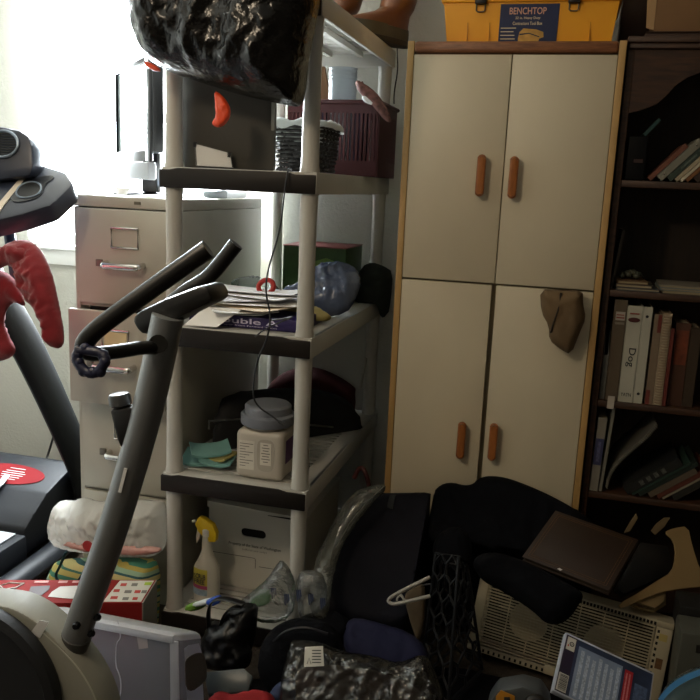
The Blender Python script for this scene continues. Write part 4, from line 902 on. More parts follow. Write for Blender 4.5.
# ================================================================== BOOKS
PAGES = mat('book_pages', '#a99b7e', .9, var=.12, vs=120, stretch=(1, 40, 40))
def bookM(x, y, z, tilt=0, yaw=0):       # local x = thickness, y = depth, z = height; tilt leans the top to the right
    return Matrix.Translation((x, y, z)) @ Matrix.Rotation(yaw, 4, 'Z') @ Matrix.Rotation(tilt, 4, 'Y')
def book(M, t, d, h, m, label, grp, name='book', spine=None, pages=True):
    loc = M.translation.copy(); b = thing(name, label, 'book', loc, grp)
    c = .0022 if t > .012 else .001
    mb = MB(M); mb.box(0, c, 0, d, 0, h).box(t-c, t, 0, d, 0, h).box(c, t-c, 0, .003, 0, h, bev=.0); mb.build('cover', m, b)
    MB(M).box(c, t-c, .003, d-.004, .004, h-.004).build('pages', PAGES, b)
    return b
def binder(M, t, d, h, m, label, grp, ring=True):
    b = thing('binder', label, 'binder', M.translation.copy(), grp)
    mb = MB(M); mb.box(0, .003, 0, d, 0, h, bev=.001).box(t-.003, t, 0, d, 0, h, bev=.001).box(.003, t-.003, 0, .003, 0, h); mb.build('cover', m, b)
    MB(M).box(.006, t-.006, .02, d-.02, .008, h-.02).build('pages', PAGES, b)
    return b
def bm_(name, c, **k): return mat(name, c, k.pop('rough', .55), var=.1, **k)
YS = BYF+.012
# top shelf: dark box and leaning books
z_ = BZ[0]+.001; G = 'books leaning on the top shelf of the bookcase'
xA = at(625, 175, Y=YS).x; xB = at(646, 175, Y=YS).x
k_ = thing('dark_case', 'black square case at the left end of the top bookcase shelf', 'case', (xA+.03, YS+.1, z_))
MB().box(max(xA, BXL+.02), xB-.004, YS, YS+.2, z_, at(640, 136, Y=YS).z, bev=.006).build('case_body', mat('black_case_plastic', '#08090b', .7, spec=.2), k_)
MB().box(xA+.02, xA+.045, YS-.0015, YS, z_+.05, z_+.06).build('clasp', mat('case_clasp', '#3a2622', .5), k_)
def lean(xb, t, d, h, tilt, m, label, kind=book, dy=0, zz=None, G_=None):
    zz = z_ if zz is None else zz
    # rests on its lower right edge, top leaning right
    M = bookM(xb, YS+dy, zz+t*sin(tilt)+.0005, tilt); return kind(M, t, d, h, m, label, G_ or G)
x = at(648, 173, Y=YS).x; tl = R(43)
specs = [(.013, .15, .135, '#6f4230', 'reddish brown book leaning first in the row on the top bookcase shelf', book), (.021, .16, .150, '#7e7c6e', 'pale grey binder with a shiny rivet leaning on the top bookcase shelf', binder), (.017, .17, .145, '#2f3d34', 'dark green book with light marks leaning on the top bookcase shelf', book), (.011, .16, .15, '#a89a80', 'cream book leaning next to the dark green one on the top bookcase shelf', book), (.008, .17, .155, '#c2b79e', 'thin off-white book leaning on the top bookcase shelf', book), (.010, .16, .15, '#7a4f2c', 'tan brown book leaning near the right edge on the top bookcase shelf', book), (.018, .17, .15, '#3a2b25', 'dark brown book leaning at the right edge on the top bookcase shelf', book)]
xs_ = x
lb_ = None
for i, (t, d, h, c, lb_t, kd) in enumerate(specs):
    bb = lean(xs_, t, d, h, tl, bm_('book_top_%d' % i, c), lb_t, kd)
    if i == 1:
        M = bookM(xs_, YS, z_+t*sin(tl)+.0005, tl); 
        for zz in (.018, h-.018): MB(M).lathe([(0, 0), (.0035, 0), (.0025, .0015), (0, .002)], (t/2, -.0005, zz), 10, Matrix.Rotation(pi/2, 4, 'X')).build('rivet', CHROME, bb)
    if i == 2:
        M = bookM(xs_, YS, z_+t*sin(tl)+.0005, tl); text('BOTANY', frame(M @ Vector((t/2, -.0006, h*.55)), M.to_3x3() @ Vector((0, 0, 1)), M.to_3x3() @ Vector((-1, 0, 0))), mat('pale_print', '#7f877a', .6), bb, width=.07, height=.008) if False else MB(M).box(t*.3, t*.7, -.0008, -.0003, h*.75, h*.85).box(t*.35, t*.65, -.0008, -.0003, h*.3, h*.68).build('spine_print', mat('pale_print', '#59635a', .6, var=.5, vs=160), bb)
    xs_ += t*cos(tl)+(specs[i+1][0] if i < len(specs)-1 else t)*sin(tl)*math.tan(tl)+.002
lean(at(642, 150, Y=YS).x-.09+.09, .010, .12, .06, R(40), bm_('book_teal', '#234645'), 'small teal booklet lying on the black case on the top bookcase shelf', book, .03, at(640, 136, Y=YS).z+.001)

# second shelf: flat stack, grapes-like ornament, upright thin book
z_ = BZ[1]+.001; G = 'papers and books lying flat on the second bookcase shelf'
xl_ = BXL+.022
book(bookM(xl_, YS+.05, z_, R(6)), .008, .18, at(616, 228, Y=YS+.05).z-z_-.005, bm_('thin_grey_book', '#4a443a'), 'thin grey book standing alone at the left of the second bookcase shelf', 'lone upright book')
def flat(x0, x1, d, zb, t, rot, m, label, name='book', dy=0):
    M = Matrix.Translation(((x0+x1)/2, YS+dy+d/2, zb)) @ Matrix.Rotation(rot, 4, 'Z'); w = x1-x0
    b = thing(name, label, 'book', M.translation.copy(), G)
    MB(M).box(-w/2, w/2, -d/2, d/2, 0, .0018).box(-w/2, w/2, -d/2, d/2, t-.0018, t).box(-w/2, -w/2+.002, -d/2, d/2, .0018, t-.0018).build('cover', m, b)
    MB(M).box(-w/2+.002, w/2-.003, -d/2+.003, d/2-.003, .002, t-.002).build('pages', PAGES, b)
fa_ = at(612, 282, Y=YS).x+.012; fb_ = at(660, 282, Y=YS).x
flat(fa_, fb_, .16, z_, .008, R(2), bm_('flat_blue_grey', '#565a5c'), 'blue-grey book at the bottom of the flat stack on the second bookcase shelf')
flat(fa_+.004, fb_-.015, .15, z_+.0085, .010, R(-3), bm_('flat_dark', '#403a34'), 'dark book in the middle of the flat stack on the second bookcase shelf')
flat(fa_, fb_-.035, .15, z_+.019, .009, R(4), bm_('flat_brown', '#6a5137'), 'brown book on top of the flat stack on the second bookcase shelf', dy=.005)
for i, (pxa, pxb, zz, c, lb_t) in enumerate(((662, 715, 0, '#8f8468', 'tan papers at the bottom of the right pile on the second bookcase shelf'), (650, 720, .008, '#6f7a78', 'thin grey-green folder in the right pile on the second bookcase shelf'), (656, 718, .016, '#8b8272', 'grey papers on top of the right pile on the second bookcase shelf'))):
    xa_ = max(fb_+.004, at(pxa, 290, Y=YS).x); flat(xa_, at(pxb, 290, Y=YS).x+.05, .17, z_+zz, .0075, R(2-2*i), bm_('flat_r%d' % i, c), lb_t)
orn = thing('ornament', 'cluster of small grey-green balls lying on the flat stack of books', 'ornament', (.16, YS+.06, z_+.029))
mb_ = None
cg = at(628, 270, Y=YS+.07)
for i in range(13):
    a = i*2.4; r_ = .006+.0032*i
    MB().ball((cg.x+r_*cos(a)*.75+.012, YS+.07+r_*.6*sin(a), z_+.0375+.012*((13-i)/13)), .009, 2).build('ball', mat('grey_green_ball', '#4b4d3e', .5, var=.2), orn)
MB().tube([(cg.x-.02, YS+.07, z_+.036), (cg.x+.045, YS+.07, z_+.04)], .003, 6).build('stem', mat('dark_stem', '#2b261d', .8), orn)

# third shelf: upright row
z_ = BZ[2]+.001; G = 'binders and books standing on the third bookcase shelf'
MF = mat('magazine_file_grey', '#6b6a63', .6, var=.15, vs=30)
xm0 = BXL+.022
mf = thing('magazine_file', 'grey curved magazine file at the left end of the third bookcase shelf', 'file', (xm0+.014, YS+.1, z_))
xm1 = at(608, 370, Y=YS).x-.002
prof_ = [(YS+.01, 0), (YS+.01, .14), (YS+.05, .205), (YS+.19, .215), (YS+.19, 0)]
MB().prism([(xm0, y, z_+z) for y, z in prof_], (.0025, 0, 0)).prism([(xm1-.0025, y, z_+z) for y, z in prof_], (.0025, 0, 0)).box(xm0+.0025, xm1-.0025, YS+.01, YS+.013, z_, z_+.14).box(xm0+.0025, xm1-.0025, YS+.187, YS+.19, z_, z_+.21).box(xm0+.0025, xm1-.0025, YS+.013, YS+.187, z_, z_+.003).build('file_body', MF, mf)
def vx(p, y=350): return at(p, y, Y=YS).x
xx = xm1+.0015
def up(t, d, h, c, lb_t, kd=book, dy=0, tilt=0, nm=None):
    global xx
    M = bookM(xx, YS+dy, z_, tilt); o = kd(M, t, d, h, bm_(nm or 'row_'+c[1:], c), lb_t, G); xx += t+.0012; return o, M
hB = at(622, 300, Y=YS).z-z_
b, M = up(.037, .19, hB, '#5e5140', 'brown binder with a white spine label standing left of the white binders', binder)
MB(M).box(.006, .033, -.0012, -.0002, hB-.062, hB-.036).build('spine_label', mat('label_offwhite', '#b5aca0', .6), b)
MB(M).box(.008, .031, -.0018, -.0013, hB-.056, hB-.052).box(.008, .03, -.0018, -.0013, hB-.047, hB-.044).build('label_print', mat('red_label_print', '#8f3c34', .6), b)
MB(M).box(.006, .033, -.0012, -.0002, hB-.075, hB-.068).build('spine_label', mat('label_grey', '#857d70', .6), b)
MB(M).box(.008, .028, -.016, -.0145, -.022, .018).build('paper_tag', mat('label_offwhite', ''), b)
hW = at(637, 306, Y=YS).z-z_
WB = '#b9b6a6'
b, M = up(.043, .20, hW, WB, 'white binder with the word Dog and a red oval on its spine', binder)
INKD = mat('dark_ink', '#22242c', .6)
Mt = frame(M @ Vector((.0235, -.0008, hW*.47)), (0, 0, -1), (1, 0, 0)); text('Dog', Mt, INKD, b, width=.058, height=.026, stroke=.008)
MB(M).prism(ell((.0215, -.0004, hW-.043), (1, 0, 0), (0, 0, 1), .0175, .0075, 28), (0, -.0008, 0)).build('oval_logo', mat('maroon_print', '#4f1d1c', .5), b)
text('Wild Bird', FACE(M @ Vector((.0215, -.0008, hW-.024))), mat('red_label_print', ''), b, width=.03, height=.006) if False else MB(M).box(.008, .035, -.0012, -.0004, hW-.026, hW-.022).build('label_print', mat('red_label_print', ''), b)
text('NUTRI', FACE(M @ Vector((.0215, -.0008, .024))), INKD, b, width=.032, height=.011, stroke=.01) if False else text('YATN', FACE(M @ Vector((.0215, -.0008, .024))), INKD, b, width=.030, height=.011, stroke=.01)
b, M = up(.0275, .20, hW-.001, WB, 'plain white binder with two dark rivets beside the Dog binder', binder)
for zz in (.03, hW-.03): MB(M).lathe([(0, 0), (.0045, 0), (.004, .001), (0, .0012)], (.0135, -.0005, zz), 12, Matrix.Rotation(pi/2, 4, 'X')).build('rivet', INKD, b)
xx += .006
hR = at(660, 313, Y=YS).z-z_
b, M = up(.022, .19, hR-.004, '#7c6a56', 'tan book with dark red ends on the third bookcase shelf')
MB(M).box(.011, .0215, -.0012, -.0002, hR-.06, hR-.006).box(.0, .012, -.0012, -.0002, .0, .045).build('spine_patch', mat('dull_red_print', '#6a2a20', .6), b)
b, M = up(.026, .19, hR, '#a38f76', 'cream spiral-bound book on the third bookcase shelf')
mb = MB(M)
for i in range(34): mb.tube([Vector((.004+.009*(1+cos(a)), -.002-.009*sin(a)*1.0, .006+i*(hR-.012)/33)) for a in [pi*k/8 for k in range(9)]], .0014, 5)
mb.build('spiral_binding', mat('spiral_ivory', '#b9a88c', .5), b)
b, M = up(.010, .18, hR-.045, '#6b2e25', 'thin red book beside the spiral-bound book')
xx += .004
b, M = up(.042, .17, hR-.028, '#4d3021', 'brown book with an orange-red picture at the right of the third bookcase shelf', dy=.02)
MB(M).box(.004, .039, -.0012, -.0002, hR*.45, hR-.05).build('picture_patch', mat('orange_picture', '#74371f', .6, var=.4, vs=30), b)
b, M = up(.03, .17, hR-.04, '#3d3022', 'dark brown book at the right frame edge of the third bookcase shelf', dy=.02, nm='row_edge')

# fourth shelf
z_ = BZ[3]+.001; G = 'books on the fourth bookcase shelf'
x4 = BXL+.0195
h4 = at(594, 417, Y=YS).z-z_
b = book(bookM(x4+.001, YS, z_, R(1.5)), .026, .18, h4, bm_('blue_white_book', '#8a857a'), 'book with grey and blue spine at the left of the fourth bookcase shelf', G)
M = bookM(x4+.001, YS, z_, R(1.5)); sp4 = MB(M).box(.0005, .0255, -.0012, -.0003, h4*.36, h4*.72).build('spine_band', mat('blue_spine', '#34365a', .55), b)
text('MASTER', frame(M @ Vector((.013, -.0014, h4*.54)), (0, 0, 1), (-1, 0, 0)), mat('pale_blue_print', '#7a7c96', .6), sp4, width=h4*.28, height=.012) if False else MB(M).box(.008, .018, -.0018, -.0013, h4*.40, h4*.68).build('spine_print', mat('pale_blue_print', '#5a5c7c', .6, var=.5, vs=140), sp4)
book(bookM(x4+.031, YS+.004, z_, R(3)), .009, .19, h4+.035, bm_('thin_white_book', '#7d7a70'), 'thin white book standing beside the blue-spined book', G)
cs = thing('sagging_notebook', 'sagging spiral notebook bent to the right on the fourth bookcase shelf', 'notebook', (x4+.06, YS+.05, z_))
cpts = smooth_path([at(598, 486, Y=YS+.01), at(600, 476, Y=YS+.01), at(607, 464, Y=YS+.01), at(620, 451, Y=YS+.01), at(634, 440, Y=YS+.01), at(643, 430, Y=YS+.01), at(648, 424, Y=YS+.01)], 3)
cpts = [Vector((p.x+.026, p.y, max(p.z, z_+.0045))) for p in cpts]
vs = []; fs = []
for p in cpts:
    for dy, dn in ((0, -.004), (.19, -.004), (.19, .004), (0, .004)): vs.append((p.x+dn*.6, p.y+dy, p.z+dn*.0+(-dn*.6)))
n_ = len(cpts)
for i in range(n_-1):
    for j in range(4): fs.append([i*4+j, i*4+(j+1) % 4, (i+1)*4+(j+1) % 4, (i+1)*4+j])
fs += [[3, 2, 1, 0], [(n_-1)*4+j for j in range(4)]]
MB().add(vs, fs).build('notebook_pages', mat('notebook_grey', '#5d5a52', .6), cs)
mb = MB()
acc = []; tot = 0
for i in range(n_-1):
    seg = cpts[i+1]-cpts[i]; L_ = seg.length; t = 0
    while tot+L_ > len(acc)*.0065:
        p = cpts[i]+seg*((len(acc)*.0065-tot)/L_); acc.append(p)
    tot += L_
for p in acc: mb.tube(ell(p, (.7, 0, -.7), (0, 1, 0), .0065, .0065, 8), .0012, 5, True)
mb.build('spiral_binding', mat('spiral_grey', '#8b877c', .4, .3), cs)
xq = at(628, 488, Y=YS).x-.015; tl4 = R(52)
xs_ = xq
for i, (t, d, h, c, lb_t) in enumerate(((.028, .18, .19, '#1b1c1b', 'thick black book with faint white lettering leaning under the sagging notebook'), (.008, .19, .20, '#24382f', 'thin dark green folder leaning on the fourth bookcase shelf'), (.012, .18, .20, '#1f2a24', 'dark green hardback leaning on the fourth bookcase shelf'), (.018, .18, .16, '#5c5041', 'taupe book leaning on the fourth bookcase shelf'), (.014, .18, .165, '#5a2c20', 'brick red book leaning on the fourth bookcase shelf'), (.006, .19, .17, '#8d8672', 'thin cream pamphlet leaning on the fourth bookcase shelf'), (.02, .18, .15, '#26241f', 'black book leaning at the right edge of the fourth bookcase shelf'))):
    b = lean(xs_, t, d, h, tl4, bm_('book_four_%d' % i, c), lb_t, book, .0, z_, G)
    if i == 0:
        M = bookM(xs_, YS, z_+t*sin(tl4)+.0005, tl4)
        for q_, zz in enumerate((.05, .075, .1, .125)): MB(M).box(.006, .022, -.0014, -.0003, zz, zz+.013).build('spine_print', mat('faint_print', '#55554e', .6, var=.5, vs=150), b)
    xs_ += t*cos(tl4)+(.008, .012, .018, .014, .006, .02, .02)[i]*sin(tl4)*math.tan(tl4)+.002
tag(sheet('paper_sheet', (at(645, 497, Y=YS-.0).x, YS+.045, z_+.0008), .10, .09, .1, mat('crumpled_grey_paper', '#7b7766', .8), .01, 31), 'crumpled paper at the front edge of the fourth bookcase shelf', 'paper') if False else None

# ================================================================== LEFT SIDE: TOWEL, BAGS, BOXES
TOW = mat('red_terry_towel', '#7d0f1a', .95, var=.15, vs=30, bump=.8, bs=500, bdist=.0025, sheen=.3)
tw = thing('red_towel', 'red terry towel draped over the treadmill upright', 'towel', at(25, 270, Y=2.0))
ppx(Plane(at(35, 290, Y=1.965), (-.25, -.95, .1)), [(4, 246), (18, 239), (32, 241), (42, 252), (52, 275), (58, 305), (63, 330), (63, 345), (57, 350), (50, 343), (46, 325), (40, 312), (28, 298), (22, 284), (20, 270), (8, 266)], h=.0055, front=.03, back=.02, amp=.016, sc=(26, 9), fine=.016, seed=31, rnd=.05).build('towel_fold', TOW, tw, ang=180)
ppx(Plane(at(10, 262, Y=1.965), (-.1, -.9, .4)), [(-26, 266), (-10, 258), (6, 246), (22, 242), (34, 251), (32, 264), (18, 268), (8, 264), (-8, 272), (-24, 280)], h=.0055, front=.028, back=.02, amp=.014, sc=(24, 24), fine=.014, seed=32, rnd=.05).build('towel_fold', TOW, tw, ang=180)
ppx(Plane(at(4, 320, Y=2.0), (-.1, -.99, .1)), [(-30, 270), (-5, 268), (14, 276), (24, 298), (26, 308), (12, 300), (2, 320), (10, 338), (18, 352), (4, 362), (-30, 362)], h=.009, front=.02, back=.015, amp=.012, sc=(12, 6), fine=.013, seed=33, rnd=.05).build('towel_fold', TOW, tw, ang=180)
tag(MB().tube(smooth_path([at(60, 412, Y=3.0), at(54, 435, Y=2.98), at(47, 458, Y=2.95), at(44, 463, Y=2.9)], 2), .005, 6).build('black_cable', BLKP), 'black cable hanging down the wall behind the treadmill', 'cable')
# striped tote with plastic grocery bag on it
TOTE = stripes('striped_tote_cloth', [(0, '#3f7d68'), (.16, '#b3a860'), (.34, '#3c6f62'), (.42, '#bfb67c'), (.62, '#2e5a5e'), (.70, '#8fae92'), (.86, '#b0a050')], .075, 2, .85)
tt = thing('striped_tote', 'green, blue and yellow striped tote bag on the floor under the plastic bag', 'bag', (-1.30, 2.13, 0))
ppx(vplane(2.085), [(44, 592), (50, 570), (57, 559), (100, 557), (150, 558), (159, 562), (161, 590), (156, 650), (100, 665), (48, 650)], h=.014, front=.055, back=.03, amp=.008, sc=(5, 5), seed=41, rnd=.08).build('tote_body', TOTE, tt, ang=180)
STRP = mat('teal_strap', '#1d4f55', .8)
MB().tube(smooth_path([at(66, 552, Y=2.03), at(60, 566, Y=2.022), at(54, 578, Y=2.01), at(66, 586, Y=2.005)], 2), .008, 8, flat=.35).build('strap', STRP, tt)
MB().tube(smooth_path([at(92, 555, Y=2.02), at(84, 572, Y=2.01), at(76, 584, Y=2.005), at(60, 590, Y=2.003)], 2), .009, 8, flat=.35).build('strap', STRP, tt)
GB = film('white_grocery_film', '#f3f2ee', .15, .25, .6, 22, .12, '#e6e4de')
gb_ = thing('grocery_bag', 'crumpled white plastic grocery bag on top of the striped tote', 'bag', (-1.30, 2.13, .2))
ppx(vplane(2.13), [(52, 515), (58, 500), (72, 502), (82, 497), (95, 503), (120, 500), (150, 501), (164, 502), (166, 530), (165, 551), (150, 556), (110, 553), (75, 549), (58, 545), (52, 530)], h=.005, front=.055, back=.05, amp=.022, sc=(12, 10), fine=.02, seed=42, rnd=.06).build('bag_body', GB, gb_, ang=180)
ppx(vplane(2.055), [(60, 541), (80, 543), (120, 546), (160, 546), (163, 552), (140, 556), (100, 553), (70, 549)], h=.006, front=.01, back=.006, amp=.006, sc=(14, 14), seed=43).build('printed_band', mat('pink_print_film', '#b98a80', .45), gb_, ang=180)
rp = at(88, 546, Y=2.03)
MB().lathe([(0, 0), (.018, 0), (.017, .002), (0, .003)], rp, 20, Matrix.Rotation(pi/2, 4, 'X')).build('red_dot', mat('red_dot', '#a02a28', .5), gb_)
# red product box
REDB = mat('red_carton', '#7e1814', .75, spec=.2, var=.06, vs=4)
rx = thing('red_product_box', 'long red product box lying behind the clear bin', 'box', (-1.45, 1.86, 0))
ZR = .265
def zr(a, b): p = at(a, b, Z=ZR); return Vector((p.x, p.y, ZR))
RA, RB_, RC_, RD_ = zr(-22, 603), zr(143, 603), zr(157, 580), zr(-14, 580)
ed_ = (RB_-RA).normalized()
MB().prism([RA, RB_-ed_*.003, RC_-ed_*.003, RD_], (0, 0, -ZR+.001)).build('carton', REDB, rx)
MB().prism([RB_-ed_*.0028, RB_, RC_, RC_-ed_*.0028], (0, 0, -ZR+.002)).build('end_panel', mat('cream_end', '#8e8c80', .6), rx)
def rtop(a, b, dz=.0008): p = at(a, b, Z=.265); return Vector((p.x, p.y, .265+dz))
lb2 = MB().prism([rtop(103, 602), rtop(141, 602), rtop(154, 581), rtop(120, 581)], (0, 0, .0006)).build('label', mat('label_white', '#c9c6bd', .6), rx)
for i, (a, b, w, m_) in enumerate(((110, 598, 7, 'r'), (122, 599, 6, 'k'), (132, 599, 5, 'r'), (113, 591, 6, 'r'), (124, 592, 7, 'k'), (134, 592, 6, 'r'), (120, 585, 6, 'r'), (131, 585, 6, 'k'), (144, 584, 7, 'g'), (141, 592, 5, 'k'))):
    MB().prism([rtop(a, b+1.6, .0016), rtop(a+w, b+1.6, .0016), rtop(a+w+1.2, b-1.2, .0016), rtop(a+1.2, b-1.2, .0016)], (0, 0, .0004)).build('label_mark', {'r': mat('label_red', '#b0362c', .6), 'k': mat('label_grey_ink', '#6f6c66', .6), 'g': mat('label_green', '#9ab52c', .6)}[m_], lb2)
MB().prism([rtop(48, 597), rtop(52, 592), rtop(60, 587), rtop(80, 586), rtop(104, 588), rtop(102, 598), rtop(70, 599)], (0, 0, .0006)).build('printed_picture', mat('picture_white', '#b9b4ac', .55), rx)
MB().prism([rtop(27, 597), rtop(31, 587), rtop(50, 586), rtop(49, 590), rtop(40, 597)], (0, 0, .0008)).build('printed_picture', mat('picture_dark', '#3a2422', .55), rx)
MB().tube([rtop(a, b, .001) for a, b in ((2, 592), (12, 589), (20, 592), (12, 597), (3, 598))], .0025, 5, True).build('printed_loop', mat('picture_dark', ''), rx)
MB().tube([rtop(a, b, .001) for a, b in ((0, 586), (10, 583), (24, 584), (16, 588), (4, 590))], .0025, 5, True).build('printed_loop', mat('picture_white', ''), rx)
for a, b, w in ((34, 582, 14), (58, 582, 9), (72, 582, 14)): MB().prism([rtop(a, b+1.2, .0008), rtop(a+w, b+1.2, .0008), rtop(a+w+1, b-1, .0008), rtop(a+1, b-1, .0008)], (0, 0, .0004)).build('printed_text', mat('pink_text', '#b5726a', .6), rx)
rn_ = Vector((ed_.y, -ed_.x, 0))
for k, a in enumerate((25, 42, 58, 64)):
    p = zr(a, 603)+rn_*.0004+Vector((0, 0, -.04-.01*(k % 2))); MB().prism([p, p+ed_*.008, p+ed_*.008+Vector((0, 0, -.03)), p+Vector((0, 0, -.03))], rn_*.0006).build('printed_text', mat('pink_text', ''), rx)
# clear plastic bin, upside down
BIN = film('milky_bin_plastic', '#e6e4ee', .68, .25, .05, 6, .2, '#dadded')
BINR = film('milky_bin_rim', '#f4f4fa', .12, .3, .05, 6, .2, '#f2f5ff')
bn = thing('clear_storage_bin', 'cloudy clear plastic storage bin with dark hand hole lying behind the bike', 'bin', (-.95, 1.66, 0))
yF = 1.55; xR = at(177, 632, Y=yF).x; zT = at(171, 632, Y=yF).z; yB = 1.70
xL = at(40, 622, Y=yF).x-.02; xR2 = xR
fl = .018   # flare towards the rim on the floor
def shell(name, m, a, b, za, zc, seg=6, rr=.03):
    """open frustum with rounded vertical edges"""
    vs = []; fs = []
    def ring(k):
        x0, x1, y0, y1, z, r_ = k; P = []
        for cx_, cy_, s0 in ((x1-r_, y0+r_, -90), (x1-r_, y1-r_, 0), (x0+r_, y1-r_, 90), (x0+r_, y0+r_, 180)):
            P += [Vector((cx_+r_*cos(R(s0+i*90/seg)), cy_+r_*sin(R(s0+i*90/seg)), z)) for i in range(seg+1)]
        return P
    return ring
rg = shell('', None, 0, 0, 0, 0)
def tap(v): v = Vector(v); return Vector((v.x, v.y, v.z-.55*(v.y-yF)*v.z/zT))
def bin_ring(z, inset=0):
    k = fl*(1-z/zT); return rg((xL-k+inset, xR+k-inset, yF-k+inset, yB-inset*(inset > 0), z, .03))
def loft_rings(rings, cap=True):
    vs = []; fs = []; n_ = len(rings[0])
    for r_ in rings: vs += r_
    for i in range(len(rings)-1):
        for j in range(n_): fs.append([i*n_+j, i*n_+(j+1) % n_, (i+1)*n_+(j+1) % n_, (i+1)*n_+j])
    if cap: fs.append([(len(rings)-1)*n_+j for j in range(n_)])
    return vs, fs
vs, fs = loft_rings([bin_ring(.012), bin_ring(.03), bin_ring(zT*.5), bin_ring(zT-.02)], False)
vs = [tap(v) for v in vs]
MB().add(vs, fs).build('bin_wall', BIN, bn)
vs, fs = loft_rings([bin_ring(zT-.02), bin_ring(zT-.008, .002), bin_ring(zT-.002, .007), bin_ring(zT, .016)], True)
vs = [tap(v) for v in vs]
MB().add(vs, fs).build('bin_bottom', BINR, bn)
vs, fs = loft_rings([bin_ring(.012), bin_ring(.012, -.014), bin_ring(.002, -.014), bin_ring(.002, -.010)], False)
MB().add(vs, fs).build('rim', BINR, bn)
# painted highlight bands, and end panel with the hand hole
E1 = [at(a, b, X=xR+.004) for a, b in ((171, 638), (204, 622), (209, 700), (212, 745), (178, 790))]
def onx(y, z): return tap((xR+fl*(1-z/zT)+.0015, y, z))
hcy, hcz = (yF+yB)/2+.01, at(190, 668, X=xR+.01).z
slot = [(hcy+dy, hcz+dz) for dy, dz in chaikin([Vector((a, b)) for a, b in ((-.055, -.052), (-.06, .02), (-.05, .05), (.03, .055), (.055, .035), (.06, -.03), (.05, -.052))], 2)]
MB().prism([onx(y, z) for y, z in slot], (.0015, 0, 0)).build('hand_hole', mat('hole_shadow_grey', '#6a6664', .7), bn)
mb = MB(); ns = len(slot); outer = []
y0_, y1_, z0_, z1_ = yF+.03, yB-.03, .02, zT-.034
for y, z in slot:
    dy, dz = y-hcy, z-hcz; s_ = min((y1_-hcy)/dy if dy > 1e-6 else (y0_-hcy)/dy if dy < -1e-6 else 99, (z1_-hcz)/dz if dz > 1e-6 else (z0_-hcz)/dz if dz < -1e-6 else 99); outer.append((hcy+dy*s_, hcz+dz*s_))
mb.add([onx(y, z) for y, z in slot]+[onx(y, z) for y, z in outer], [[i, (i+1) % ns, ns+(i+1) % ns, ns+i] for i in range(ns)]); mb.build('end_panel', BINR, bn)
fb = MB(); fb.box(xL, xR-.005, yF-.010, yF-.002, zT-.024, zT-.004, bev=.003).prism([(xR-.018+fl*.1, yF-.004, zT-.02), (xR+.004, yF-.004, zT-.02), (xR+fl+.002, yF-fl-.006, .02), (xR+fl-.022, yF-fl-.006, .02)], (0, .004, 0)); fb.build('front_highlight', BINR, bn)  # opaque white bands stand in for highlights along the front edges
def onf(x, z): return Vector((x, yF-fl*(1-z/zT)-.0015, z))
wl = [onf(at(a, b, Y=yF).x, at(a, b, Y=yF).z) for a, b in ((118, 620), (121, 632), (121, 638), (117, 642), (117, 664), (121, 672), (123, 680), (123, 692), (120, 700), (112, 706))]
MB().tube(smooth_path(wl, 2), .0014, 6).build('moulded_line', BINR, bn)
st_ = [onf(at(a, b, Y=yF).x, at(a, b, Y=yF).z) for a, b in ((137, 633), (147, 632), (149, 647), (140, 648))]
MB().prism(st_, (0, -.0008, 0)).build('sticker', mat('sticker_pale', '#b9b3bb', .6), bn)
# ================================================================== FLOOR CLUTTER IN FRONT OF THE SHELVES
BKC = mat('black_cotton', '#0a0b10', .95, var=.25, bump=.5, bs=60, bdist=.004, spec=.12)
NVY = mat('dark_navy_nylon', '#12121b', .8, var=.15, bump=.3, bs=220, bdist=.001, spec=.2)
BAGP = mat('black_shopper_film', '#0e0f12', .42, var=.2, bump=.4, bs=40, bdist=.006)
AIR = film('air_pillow_film', '#f4f7f8', .70, .12, .8, 30, .38, '#cfd3d4')
BLUI = mat('blue_print', '#2f3a5e', .6)
G = 'air pillows in front of the archive box'
ap = []
for k, (ol, lab, sd) in enumerate(((([(236, 604), (254, 590), (268, 578), (279, 560), (284, 562), (292, 572), (297, 592), (292, 618), (270, 624), (245, 616)]), 'clear air pillow leaning left with a pointed top, in front of the archive box', 51), (([(297, 574), (306, 570), (318, 571), (326, 580), (328, 600), (322, 616), (306, 620), (299, 616), (297, 600)]), 'clear rounded air pillow with blue print in front of the shelf post', 52))):
    t = thing('air_pillow', lab, 'air pillow', at(ol[8][0], ol[8][1]+4, Y=2.03), G)
    ppx(vplane(2.035-.025*k), ol, h=.005, front=.028, back=.026, amp=.008, sc=(22, 16), fine=.008, seed=sd, rnd=.05, smooth=1).build('film', AIR, t, ang=180); ap.append(t)
    for i in range(3 if k else 2):
        bx_, by_ = ((271+13*i, 588+6*i) if k == 0 else (296+12*i, 590+4*i)); yy = 2.0-.027*k
        for j in range(3): MB().prism([at(bx_+j*1.8, by_, Y=yy), at(bx_+j*1.8+1.2, by_, Y=yy), at(bx_+j*1.8+2, by_+11-2*j, Y=yy), at(bx_+j*1.8+.8, by_+11-2*j, Y=yy)], (0, .0004, 0)).build('printed_mark', BLUI, t)
tag(ppx(vplane(2.06), [(246, 604), (256, 592), (268, 590), (274, 600), (262, 608)], h=.006, front=.012, back=.01, amp=.004, sc=(20, 20), seed=53).build('green_wrapper', mat('green_wrapper_film', '#3f8a3a', .35), ang=180), 'small bright green wrapper behind the left air pillow', 'wrapper')
w = thing('snack_wrapper', 'crumpled blue, white and green wrapper behind the clear bin', 'wrapper', at(204, 610, Y=1.97))
